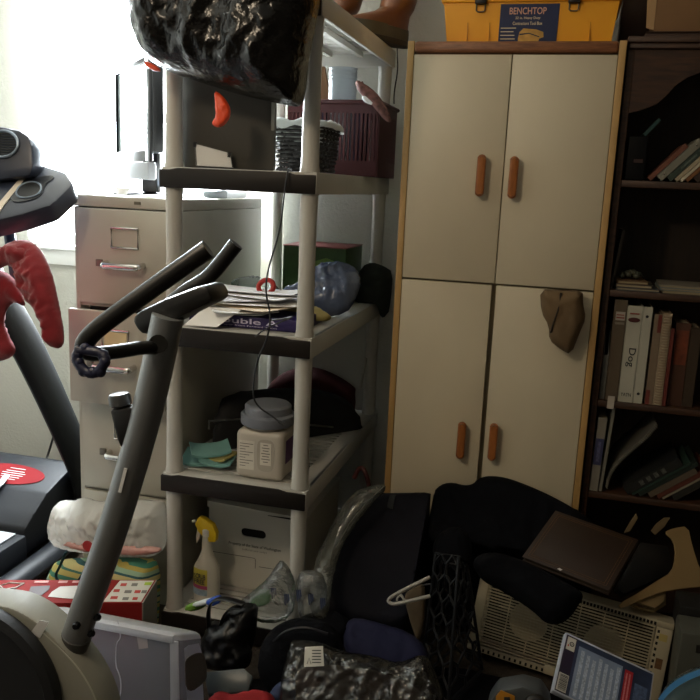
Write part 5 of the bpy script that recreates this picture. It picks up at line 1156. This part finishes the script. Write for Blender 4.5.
for ol, c, nm in (([(184, 606), (196, 601), (208, 600), (206, 607), (196, 611), (186, 611)], '#6f9a3c', 'green'), ([(190, 604), (204, 599), (214, 597), (212, 603), (200, 607)], '#c9d2d8', 'white'), ([(204, 602), (212, 597), (222, 594), (222, 602), (212, 607)], '#2a4fae', 'blue')):
    ppx(vplane(1.965+.012*(nm == 'green')-.012*(nm == 'blue')), ol, h=.005, front=.007, back=.005, amp=.004, sc=(30, 30), seed=len(nm)).build('foil_patch', mat(nm+'_foil', c, .3), w, ang=180)
# black shopping bag with handles
sb2 = thing('black_shopping_bag', 'black plastic shopping bag with loop handles beside the clear bin', 'bag', (at(230, 660, Y=1.9).x, 1.9, 0))
ppx(Plane(at(230, 640, Y=1.90), (.05, -.9, .35)), [(206, 630), (212, 620), (222, 622), (229, 608), (244, 602), (259, 604), (257, 620), (254, 632), (248, 642), (254, 655), (246, 668), (222, 672), (206, 668), (200, 650)], h=.0065, front=.045, back=.04, amp=.016, sc=(10, 14), fine=.016, seed=54, rnd=.05, drop=.06, smooth=1).build('bag_body', BAGP, sb2, ang=180)
for pth, r_ in (([(209, 630), (208, 610), (213, 600), (224, 598), (244, 604)], .013), ([(220, 626), (224, 614), (232, 607), (242, 607)], .012)):
    MB().tube(smooth_path([at(a, b, Y=1.885) for a, b in pth], 2), r_, 10, flat=.25).build('handle', BAGP, sb2, ang=180)
# black backpack
bp_ = thing('backpack', 'rounded black backpack between the shopping bag and the clear wrapped bag', 'backpack', (at(300, 680, Y=1.9).x, 1.9, 0))
ppx(Plane(at(300, 655, Y=1.86), (.05, -.8, .6)), [(258, 680), (258, 655), (264, 638), (276, 625), (296, 617), (318, 618), (336, 628), (344, 645), (344, 690), (320, 705), (280, 706)], h=.011, front=.06, back=.05, amp=.008, sc=(7, 7), seed=55, rnd=.08, drop=.06).build('pack_body', BKC, bp_, ang=180)
MB().tube(smooth_path([at(268, 648, Y=1.83), at(282, 632, Y=1.82), at(304, 626, Y=1.82), at(328, 634, Y=1.83)], 3), .0035, 6).build('zip', mat('zip_black', '#202126', .4), bp_)
# black filler cloth, added to keep the gaps between floor items dark
def floorpts(pts, z): return [at(a, b, Z=z) for a, b in pts]
tag(pillow(floorpts([(205, 692), (230, 684), (262, 678), (300, 672), (350, 672), (430, 668), (470, 664), (500, 668), (560, 668), (575, 700), (560, 745), (400, 760), (215, 740)], .012), (0, 0, 1), h=.018, front=.018, back=.006, amp=.006, sc=(7, 9), seed=56, rnd=.1, post=lambda v: Vector((v.x, min(v.y, 2.15-.14*max(0, v.x+.18)), v.z))).build('black_gap_filler', BKC, ang=180), 'black filler cloth added over the floor to fill the dark gaps beneath the wrapped bag', 'clothing')
tag(ppx(Plane(at(310, 628, Y=2.0), (0, -.6, .8)), [(292, 625), (318, 612), (345, 614), (352, 626), (348, 645), (318, 642)], h=.01, front=.04, back=.03, amp=.015, sc=(9, 9), seed=57).build('black_cloth', BKC, ang=180), 'bunched black cloth in front of the navy garment bag', 'cloth')
lid_ = at(228, 680, Y=1.72)
tag(MB().prism(px(Plane(lid_, (0, -.75, .65)), [(204, 672), (244, 668), (253, 676), (248, 692), (208, 694)]), Vector((0, .004, -.012)), bev=.003).build('slate_tray', mat('slate_lid', '#3b4346', .35), None), 'slate grey plastic tray leaning below the black shopping bag', 'tray')
tag(ppx(Plane(at(280, 692, Y=1.66), (0, -.8, .6)), [(266, 704), (272, 688), (282, 680), (294, 676), (300, 690), (296, 706)], h=.008, front=.025, back=.02, amp=.008, sc=(14, 14), seed=58).build('slate_blue_cloth', mat('slate_blue_fabric', '#2e3a5c', .8, var=.2), ang=180), 'slate blue cloth poking out beside the red cloth', 'cloth')
RCL = mat('red_cotton', '#8c1018', .85, var=.15, bump=.3, bs=200)
tag(ppx(Plane(at(245, 700, Y=1.60), (0, -.6, .8)), [(208, 703), (216, 694), (226, 692), (236, 696), (250, 691), (264, 690), (275, 696), (277, 712), (240, 722), (206, 718)], h=.008, front=.03, back=.03, amp=.012, sc=(12, 12), seed=59).build('red_cloth', RCL, ang=180), 'bright red cloth at the bottom of the pile beside the clear bin', 'cloth')
# clear wrapped bag with a white label
cw = thing('clear_wrapped_bag', 'dark garment in a shiny clear plastic bag with a small white label', 'bag', (at(360, 690, Y=1.7).x, 1.7, .05))
CW = film('shiny_clear_wrap', '#f2f2f2', .88, .13, .9, 30, .42, '#8d8d8a')
cpn = Plane(at(360, 680, Y=1.70), (0, -.75, .66))
cwo = [(278, 712), (282, 680), (288, 654), (292, 640), (318, 641), (345, 652), (372, 655), (400, 664), (426, 652), (436, 672), (446, 700), (440, 722), (360, 735), (300, 730)]
ppx(cpn, [(286, 712), (292, 682), (300, 668), (330, 664), (370, 668), (410, 682), (430, 700), (426, 724), (360, 730), (300, 728)], h=.012, front=.012, back=.04, amp=.01, sc=(9, 9), seed=60).build('garment', mat('dark_brown_garment', '#2a1d18', .85, var=.3, vs=14, bump=.3, bs=100), cw, ang=180)
ppx(cpn, cwo, h=.0045, front=.06, back=.05, amp=.024, sc=(13, 10), fine=.011, seed=61, rnd=.05).build('film', CW, cw, ang=180)
lp_ = Plane(cpn.p+cpn.n*.092, cpn.n)
ll = MB().prism(px(lp_, [(305, 647), (323, 646), (324, 666), (304, 667)]), cpn.n*.0006).build('label', mat('label_white', ''), cw)
for i in range(5): MB().prism(px(Plane(lp_.p+cpn.n*.0009, cpn.n), [(312, 650+3*i), (321, 650+3*i), (321, 651+3*i), (312, 651+3*i)]), cpn.n*.0003).build('text_line', INK, ll)
MB().tube(px(Plane(lp_.p+cpn.n*.0009, cpn.n), [(307, 664), (309, 658), (311, 664)]), .0008, 4).build('printed_mark', INK, ll)
# royal blue cloth
tag(ppx(Plane(at(385, 640, Y=1.98), (0, -.65, .76)), [(342, 640), (346, 622), (356, 617), (384, 624), (410, 632), (428, 648), (426, 672), (396, 676), (350, 664)], h=.009, front=.015, back=.03, amp=.01, sc=(8, 8), fine=.006, seed=62, rnd=.03, smooth=1).build('royal_blue_cloth', mat('royal_blue_fabric', '#101238', .85, var=.15, bump=.3, bs=200), ang=180), 'dark royal blue cloth between the wrapped bag and the garment bag', 'cloth')
# navy garment bag
nb_ = thing('garment_bag', 'dark navy garment bag with orange tag leaning against the cream cabinet', 'garment bag', (at(390, 560, Y=2.3).x, 2.3, 0))
ga, gb2, gc = at(345, 495, Y=2.42), at(440, 493, Y=2.42), at(380, 625, Y=2.10)
gp = through(ga, gb2, gc)
ppx(gp, [(331, 555), (340, 524), (350, 498), (362, 493), (400, 493), (440, 492), (440, 520), (436, 560), (428, 600), (412, 626), (385, 630), (350, 622), (334, 606), (328, 580)], h=.013, front=.022, back=.02, amp=.007, sc=(6, 5), seed=63, rnd=.04, drop=.02, post=lambda v: Vector((min(v.x, at(429, 520, Y=2.40).x-.002), v.y, v.z))).build('bag_body', NVY, nb_, ang=180)
tpl = Plane(gp.p+gp.n*.024, gp.n)
MB().prism(px(tpl, [(337, 575), (340, 557), (344, 558), (341, 576)]), gp.n*.002).build('orange_tag', mat('orange_tag', '#a8632a', .6, var=.3, vs=90), nb_)
MB().prism(px(tpl, [(387, 508), (390, 495), (396, 495), (393, 509)]), gp.n*.003).build('clip', mat('clip_black', '#0b0b0c', .4), nb_)
MB().tube(smooth_path(px(Plane(gp.p+gp.n*.022, gp.n), [(334, 578), (360, 584), (395, 588), (432, 584)]), 2), .003, 6).build('seam', mat('zip_black', ''), nb_)
# clear film sheet hanging between the shelves and the garment bag
FS = film('dry_cleaning_film', '#eef0ee', .74, .14, .7, 18, .38, '#b5b5aa')
fs_ = thing('clear_film_sheet', 'long clear film sheet drooping between the shelves and the garment bag', 'plastic film', at(315, 600, Y=2.05))
fp_ = through(at(310, 605, Y=2.045), at(325, 600, Y=2.045), at(375, 488, Y=2.325))
ppx(fp_, [(310, 600), (314, 575), (322, 548), (334, 524), (346, 505), (362, 490), (380, 484), (388, 486), (374, 500), (356, 522), (342, 544), (334, 570), (330, 600), (328, 622), (314, 624)], h=.009, front=.024, back=.02, amp=.014, sc=(6, 18), seed=64, rnd=.04).build('film', FS, fs_, ang=180)
MB().tube(smooth_path(px(Plane(fp_.p+fp_.n*.012, fp_.n), [(336, 548), (350, 522), (366, 503), (384, 486)]), 3), .0018, 6).build('crease_glint', film('crease_glint', '#ffffff', .45, .1, .1, 8, .3, '#c9c9c0'), fs_)  # paler tube puts the bright line along the crease into the colour
# red-handled tool half hidden behind
tag(MB().tube(smooth_path([at(354, 478, Y=2.52), at(360, 466, Y=2.52), at(366, 472, Y=2.51), at(370, 492, Y=2.50), at(372, 560, Y=2.5)], 2), .008, 8).build('orange_tool', mat('orange_red_grip', '#4f1c12', .5)), 'dull orange-red curved handle showing behind the clear film sheet', 'tool')
# hanger and tan cloth
HG = mat('white_hanger_plastic', '#b3aba0', .4)
hg = thing('coat_hanger', 'white plastic coat hanger lying on the navy garment bag', 'hanger', at(395, 604, Y=2.03))
hp1 = through(at(390, 604, Y=2.02), at(452, 596, Y=2.02), at(440, 568, Y=2.06))
MB().tube(smooth_path(px(hp1, [(430, 577), (418, 583), (398, 593), (390, 598), (388, 601), (391, 604), (397, 604), (418, 599), (430, 596)]), 2), .0052, 10).build('hanger_body', HG, hg)
MB().tube(smooth_path(px(hp1, [(399, 592), (401, 595), (405, 601)]), 2), .0035, 8).build('strut', HG, hg)
MB().tube(smooth_path(px(hp1, [(397, 601), (397.5, 597), (401, 595.5), (403, 597)]), 2), .0025, 8).build('inner_hook', HG, hg)
tag(ppx(through(at(410, 630, Y=2.03), at(440, 600, Y=2.07), at(405, 592, Y=2.09)), [(403, 594), (416, 586), (425, 583), (426, 610), (422, 636), (417, 642), (413, 632), (408, 614)], h=.008, front=.008, back=.01, amp=.006, sc=(12, 12), seed=65).build('tan_cloth', mat('tan_fabric', '#5a4a36', .9, var=.15, bump=.3, bs=150), ang=180), 'tan cloth under the white hanger', 'cloth')

# ------------------------------------------------------------------ black coat heap
bagX = at(429, 520, Y=2.40).x
ct_ = thing('black_coat', 'big heap of black coat slumped against the cream cabinet and over the fan', 'coat', (at(500, 560, Y=2.35).x, 2.35, 0))
hp2 = through(at(430, 495, Y=2.45), at(590, 525, Y=2.42), at(490, 600, Y=2.22))
ppx(hp2, [(422, 560), (425, 512), (433, 490), (448, 481), (470, 487), (481, 476), (500, 476), (520, 482), (548, 494), (572, 507), (592, 520), (602, 545), (592, 556), (575, 560), (540, 562), (500, 560), (470, 552), (445, 556)], h=.012, front=.015, back=.03, amp=.026, sc=(7, 4), seed=71, rnd=.06, drop=.03, post=lambda v: Vector((max(v.x, bagX+.004), max(v.y, 2.365) if v.z < .33 else v.y, v.z))).build('coat_body', BKC, ct_, ang=180)
slp = Plane(at(540, 590, Y=2.07), (-.05, -.85, .52))
ppx(slp, [(470, 560), (490, 550), (524, 560), (552, 575), (580, 590), (584, 597), (578, 606), (572, 616), (560, 625), (546, 624), (534, 612), (518, 601), (500, 590), (480, 580)], h=.008, front=.035, back=.03, amp=.016, sc=(9, 13), seed=72, rnd=.06).build('sleeve', BKC, ct_, ang=180)
ppx(Plane(at(455, 560, Y=2.235), (-.2, -.85, .5)), [(432, 540), (450, 525), (468, 530), (474, 556), (466, 574), (450, 570), (434, 566)], h=.011, front=.03, back=.03, amp=.02, sc=(8, 8), seed=73, rnd=.06).build('sleeve', BKC, ct_, ang=180)

# ------------------------------------------------------------------ white window fan
FW = mat('aged_white_plastic', '#b5aa90', .5, var=.05, vs=5)
FWD_ = mat('fan_interior', '#14110e', .85)
fu, fv = Vector((.988, -.138, -.07)), Vector((.095, .183, .979)); s_f = .945
fO = EYE+(Vector((-.186, 2.378, -.044))-EYE)*s_f; FWI, FHI = .58*s_f, .26*s_f
FM = frame(fO, fu, fv); fr_ = Vector((0, 0, 0))
wf = thing('window_fan', 'cream white twin window fan with horizontal grille, tilted in the pile', 'fan', fO)
D_ = .075
mb = MB(FM); mb.box(0, FWI, 0, .018, -D_, 0, bev=.004).box(0, FWI, FHI-.018, FHI, -D_, 0, bev=.004).box(0, .03, .018, FHI-.018, -D_, 0, bev=.004).box(FWI-.045, FWI, .018, FHI-.018, -D_, 0, bev=.004)
mb.build('housing', FW, wf)
MB(FM).box(.031, FWI-.046, .019, FHI-.019, -D_, -D_+.003).build('rear_panel', FWD_, wf)
gx0, gx1, gy0, gy1 = .034, FWI-.05, .02, FHI-.02
mb = MB(FM); ns_ = 24
for i in range(ns_): y = gy0+(gy1-gy0)*i/(ns_-1); mb.box(gx0-.004, gx1+.004, y-.0015, y+.0015, -.003, .0025)
for i in range(8): x = gx0+(gx1-gx0)*i/7; mb.box(x-.0014, x+.0014, gy0, gy1, -.006, -.0005)
mb.build('grille', FW, wf)
for cx_ in (gx0+(gx1-gx0)*.27, gx0+(gx1-gx0)*.74):
    rO = .095
    mb = MB(FM); mb.tube(ell((cx_, FHI/2, -.035), (1, 0, 0), (0, 1, 0), rO, rO, 36), .005, 6, True); mb.build('fan_ring', FWD_, wf)
    mb = MB(FM); mb.lathe([(0, -.045), (.055, -.045), (.057, -.03), (.052, -.022), (0, -.02)], (cx_, FHI/2, 0), 30); hub = mb.build('hub', FW, wf)
    for k in range(5):
        a = 2*pi*k/5+.3; mb = MB(FM); pts = []
        for rr, da, zz in ((.055, -.25, -.028), (.088, -.35, -.026), (.090, .25, -.042), (.055, .3, -.042)): pts.append(Vector((cx_+rr*cos(a+da), FHI/2+rr*sin(a+da), zz)))
        mb.prism(pts, (0, 0, .0025)); mb.build('blade', mat('fan_blade', '#4a4438', .6), hub)
nt_ = 24
mb = MB(FM)
for i in range(nt_): x = gx0+(gx1-gx0)*(.52+.48*i/(nt_-1)); mb.box(x-.0032, x+.0032, FHI-.015, FHI-.006, .0001, .0012)
for i in range(12): y = gy0+.01+(gy1-gy0-.02)*i/11; mb.box(FWI-.040, FWI-.034, y-.004, y+.004, .0001, .0012)
for i in range(30): x = gx0+(gx1-gx0)*i/29; mb.box(x-.003, x+.003, .005, .014, .0001, .0012)
mb.build('vent_slots', FWD_, wf)
MB(FM).box(FWI*.42, FWI*.62, .004, .03, .0002, .012, bev=.003).build('control_panel', FW, wf)
MB(FM).box(FWI-.03, FWI-.012, FHI*.46, FHI*.58, .0002, .0012).build('sticker', mat('brown_sticker', '#6a4a2a', .6, var=.3, vs=60), wf)
MB(FM).box(FWI-.033, FWI-.012, FHI*.78, FHI*.86, .0002, .0012).build('sticker', mat('yellowed_sticker', '#b3a060', .6), wf)

# ------------------------------------------------------------------ black lattice crate
LT = mat('black_lattice_plastic', '#15161a', .4, var=.1)
lc2 = thing('lattice_crate', 'black plastic lattice crate standing on end, left of the white fan', 'crate', (at(450, 690, Y=2.0).x, 2.05, 0))
def lattice(c, n_, m_):
    """c: bottom-left, bottom-right, top-right, top-left; stretched honeycomb bars"""
    mb = MB(); f = lambda s, t: (c[0].lerp(c[1], s)).lerp(c[3].lerp(c[2], s), t)
    r_ = .0038
    for j in range(m_):
        t0, t1, t2 = j/m_, (j+.5)/m_, (j+1)/m_
        for i in range(n_+1):
            off = .5 if j % 2 else 0; s = (i+off)/n_
            if s > 1.001: continue
            mb.tube([f(s, t0), f(s, t1)], r_, 5)
            for ds in (-.5, .5):
                s2 = s+ds/n_
                if -.001 <= s2 <= 1.001: mb.tube([f(s, t1), f(s2, t2)], r_, 5)
    mb.tube([c[0], c[1], c[2], c[3]], .005, 6, True); return mb
def P2(a, b, Y): p = at(a, b, Y=Y); return p
A0, B0, C0 = [Vector((p.x, p.y, .06)) for p in (at(420, 690, Y=2.02), at(449, 690, Y=1.93), at(482, 672, Y=2.11))]
A1, B1, C1 = at(436, 553, Y=2.06), at(459, 556, Y=2.02), at(467, 566, Y=2.10)
D0 = A0+C0-B0; D1 = A1+C1-B1
lattice((A0, B0, B1, A1), 2, 7).build('lattice_side', LT, lc2); lattice((B0, C0, C1, B1), 2, 7).build('lattice_side', LT, lc2)
lattice((C0, D0, D1, C1), 2, 7).build('lattice_side', LT, lc2); lattice((D0, A0, A1, D1), 2, 7).build('lattice_side', LT, lc2)

# ------------------------------------------------------------------ disc case, tool case, album, papers
du, dv, dn_ = Vector((.948, .027, -.317)), Vector((.144, .852, .504)), Vector((.283, -.523, .804)); s_d = 1.12
dO = EYE+(Vector((.062, 1.642, .338))-EYE)*s_d; DWI, DHI = .21*s_d, .145*s_d
DM = frame(dO, du, dv)
dc2 = thing('disc_case', 'glossy blue-grey case with barcode and red panel leaning on the white fan', 'case', dO)
MB(DM).box(0, DWI, 0, DHI, -.020, 0, bev=.002).build('case_shell', mat('clear_white_rim', '#b9c0cf', .35), dc2)
ins = MB(DM).box(.004, DWI-.004, .003, DHI-.006, .0002, .0008).build('cover_insert', mat('bluegrey_insert', '#2f3a55', .3, var=.35, vs=14), dc2)
MB(DM).box(.004, .032, .003, DHI-.006, .0009, .0013).build('spine_strip', mat('dark_plum_strip', '#2a2236', .35, var=.3, vs=9), ins)
pan = MB(DM).box(.040, DWI*.66, .003, DHI-.022, .0009, .0013).build('text_panel', mat('pale_blue_panel', '#7e8da8', .4, var=.2, vs=12), ins)
for i in range(7):
    x = .048+i*(DWI*.66-.058)/6.2; MB(DM).box(x, x+.009, .008, DHI-.03-.006*(i % 3), .0014, .0016).build('text_column', mat('panel_text', '#a9b4c6', .5, var=.35, vs=220), pan)
rdp = MB(DM).box(DWI*.69, DWI*.78, .002, DHI-.026, .0009, .0014).build('red_panel', mat('red_panel', '#a3202a', .4), ins)
for i in range(2): MB(DM).box(DWI*.705+i*.008, DWI*.705+i*.008+.004, .008, DHI-.034, .0015, .0017).build('text_column', mat('red_panel_text', '#c9777a', .5, var=.3, vs=220), rdp)
MB(DM).box(DWI*.81, DWI*.95, .004, DHI-.05, .0009, .0012).build('text_panel', mat('slate_text', '#4a5a7a', .5, var=.4, vs=160), ins)
wl_ = MB(DM).box(.008, .030, DHI-.045, DHI-.010, .0014, .0018).build('logo_label', mat('label_white', ''), ins)
MB(DM).tube(ell((.021, DHI-.027, .002), (1, 0, 0), (0, 1, 0), .005, .005, 16), .0012, 5, True).build('logo_ring', INK, wl_)
MB(DM).box(.0195, .0225, DHI-.028, DHI-.026, .0019, .0024).build('logo_dot', INK, wl_)
MB(DM).box(.011, .014, DHI-.036, DHI-.031, .0019, .0022).build('logo_mark', mat('label_red', ''), wl_)
bcd = MB(DM).box(.006, .031, .006, .052, .0014, .0018).build('barcode', mat('label_white', ''), ins)
y = .009
rng = random.Random(4)
while y < .048:
    w_ = rng.choice((.0007, .0012, .0019)); MB(DM).box(.0095, .0295, y, y+w_, .0019, .0022).build('bar', INK, bcd); y += w_+rng.choice((.0008, .0013))
tc2 = thing('tool_case', 'grey plastic case with an orange badge in front of the white fan', 'case', (at(525, 690, Y=1.75).x, 1.75, 0))
g1 = [at(a, b, Y=1.72) for a, b in ((476, 760), (484, 726), (488, 704), (497, 691), (522, 687), (541, 692), (550, 706), (556, 760))]
zb_ = .02
g1[0].z = zb_; g1[-1].z = zb_
MB().prism(g1, (.0, .06, 0), bev=.01).build('case_body', mat('grey_case_plastic', '#43474a', .4, var=.08), tc2)
ob = MB().prism([at(a, b, Y=1.7185) for a, b in ((496, 696), (501, 690), (515, 696), (514, 706), (496, 706))], (0, -.002, 0)).build('badge', mat('orange_badge', '#c98a2a', .45), tc2)
MB().prism([at(a, b, Y=1.716) for a, b in ((504, 697), (510, 697), (510, 704), (504, 704))], (0, -.001, 0)).build('badge_mark', INK, ob)
tag(ppx(Plane(at(534, 692, Y=1.62), (0, -.8, .6)), [(522, 706), (526, 696), (534, 693), (544, 696), (548, 706)], h=.006, front=.012, back=.01, amp=.003, sc=(20, 20), seed=74).build('dark_ball', mat('dark_knob', '#1b1a1a', .5), ang=180), 'dark rounded ball in front of the grey case', 'ball')
# album
au, av = Vector((.933, -.351, -.076)), Vector((.356, .882, .307)); aO = EYE+(Vector((-.038, 2.284, .339))-EYE)*.95
AM = frame(aO, au, av); AW, AH = .26*.95, .24*.95
ALB = mat('dark_brown_leatherette', '#2b1d14', .5, var=.12, bump=.3, bs=160, bdist=.001)
al = thing('photo_album', 'dark brown photo album with gold border line lying on the black coat', 'album', aO)
MB(AM).box(0, AW, 0, AH, -.003, 0, bev=.001).box(0, AW, 0, AH, -.018, -.015, bev=.001).box(AW-.004, AW, 0, AH, -.015, -.003).build('cover', ALB, al)
MB(AM).box(.006, AW-.0045, .005, AH-.005, -.0148, -.0032).build('pages', mat('album_pages', '#3c3226', .9), al)
GLD = mat('dull_gold_line', '#6a4a26', .4, .3)
mb = MB(AM)
for e in (.012, .019):
    w_ = .0009
    mb.box(e, e+w_, e, AH-e, .0001, .0006).box(AW-e-w_, AW-e, e, AH-e, .0001, .0006).box(e+w_, AW-e-w_, e, e+w_, .0001, .0006).box(e+w_, AW-e-w_, AH-e-w_, AH-e, .0001, .0006)
mb.build('gold_border', GLD, al)
tag(MB(AM).prism([Vector(q) for q in ((.102, .004, .0008), (.112, .002, .0008), (.115, .008, .0008), (.106, .010, .0008))], (0, 0, .001)).build('white_scrap', PAPER), 'tiny white paper scrap on the front edge of the photo album', 'scrap')
# dark binder to the right of the album
bpn = through(at(640, 542, Y=2.45), at(672, 552, Y=2.45), at(626, 605, Y=2.28))
b2 = thing('dark_binder', 'dark brown-black binder between the album and the tan folder', 'binder', at(645, 600, Y=2.2))
MB().prism(px(bpn, [(641, 542), (668, 546), (674, 570), (655, 580), (624, 594), (616, 587)]), -bpn.n*.03, bev=.003).build('cover', mat('black_binder_cover', '#15110e', .5, var=.15), b2)
# tan curved folder and paper stack
MNL = mat('manila_card', '#9c8258', .75, var=.06)
mpn = through(at(690, 530, Y=2.50), at(700, 588, Y=2.36), at(640, 606, Y=2.20))
MNL2 = mat('manila_card_light', '#7a6748', .75, var=.06)
def sheetpx(name, pl, pts, th, m, label, cat, grp=None, sm=1):
    return tag(MB().prism(chaikin(px(pl, pts), sm), -pl.n*th).build(name, m), label, cat, grp)
sheetpx('manila_folder', mpn, [(664, 532), (674, 528), (688, 526), (692, 545), (700, 570), (712, 586), (684, 588), (660, 592), (640, 600), (622, 609), (618, 604), (640, 592), (658, 580), (672, 572), (676, 556), (674, 540)], .004, MNL, 'tan curved cardboard folder standing out at the right of the pile', 'folder')
mp2 = Plane(mpn.p-mpn.n*.012, mpn.n)
for i, (dz, c, lab) in enumerate(((.010, '#8f7a55', 'tan papers at the top of the stack under the cardboard folder'), (.021, '#7d6c4e', 'brownish papers in the middle of the stack under the cardboard folder'), (.030, '#94835f', 'pale tan papers at the bottom of the stack under the cardboard folder'))):
    pl_ = Plane(mpn.p-mpn.n*dz, mpn.n)
    sheetpx('paper_stack', pl_, [(632-2*i, 599+2*i), (650, 590+i), (666, 587+i), (664+i, 601+2*i), (655, 608+2*i), (642-2*i, 604+2*i)], .007, mat('stack_paper_%d' % i, c, .8), lab, 'papers', 'papers under the cardboard folder', sm=0)
# dark things at the right edge
kb2 = thing('black_crate_box', 'black box at the right frame edge under the tan folder', 'box', (at(690, 640, Y=2.2).x, 2.2, 0))
p1 = at(680, 606, Y=2.20); MB().box(max(p1.x, .365), p1.x+.28, 2.20, 2.30, .0, p1.z, bev=.006).build('box_body', mat('black_box_card', '#0f0e0c', .7), kb2)
kb3 = thing('grey_device', 'grey flat device with a dark slot at the right frame edge beside the white fan', 'device', (at(690, 660, Y=2.0).x, 2.0, 0))
p2, p3_ = at(678, 655, Y=2.06), at(680, 628, Y=2.08)
MB().box(p2.x, p2.x+.26, 2.06, 2.16, .0, p3_.z, bev=.008).build('device_body', mat('dim_grey_plastic', '#4a4a42', .5), kb3)
MB().box(p2.x+.04, p2.x+.2, 2.0585, 2.062, p3_.z-.05, p3_.z-.028).build('slot', DARK, kb3)
pb2 = thing('blue_striped_plastic', 'clear plastic bag with a bright blue stripe at the bottom right corner', 'bag', at(690, 705, Y=1.8))
ppx(Plane(at(685, 690, Y=1.80), (0, -.7, .7)), [(654, 708), (662, 690), (676, 676), (700, 664), (740, 668), (745, 720), (690, 730)], h=.008, front=.04, back=.03, amp=.012, sc=(10, 10), seed=75, rnd=.05).build('film', film('grey_wrap', '#cfe0e4', .45, .15, .5, 30, .2, '#7f979c'), pb2, ang=180)
bs_ = Plane(at(685, 690, Y=1.80)+Vector((0, -.7, .7)).normalized()*.047, (0, -.7, .7))
MB().prism(smooth_path(px(bs_, [(658, 699), (668, 686), (684, 675), (704, 668)]), 2)+smooth_path(px(bs_, [(704, 674), (686, 681), (671, 691), (661, 703)]), 2), bs_.n*.002).build('blue_stripe', mat('bright_blue_band', '#3f7fb5', .4), pb2)
sheetpx('paper_scrap', vplane(2.50), [(624, 533), (630, 522), (636, 514), (638, 518), (630, 531)], .003, MNL2, 'slim tan paper corner behind the dark binder, leftmost of two', 'paper', sm=0)
sheetpx('paper_scrap', vplane(2.50), [(651, 531), (656, 524), (664, 518), (670, 518), (664, 527), (655, 535)], .003, MNL2, 'slim tan paper corner behind the dark binder, beside the tan folder', 'paper', sm=0)
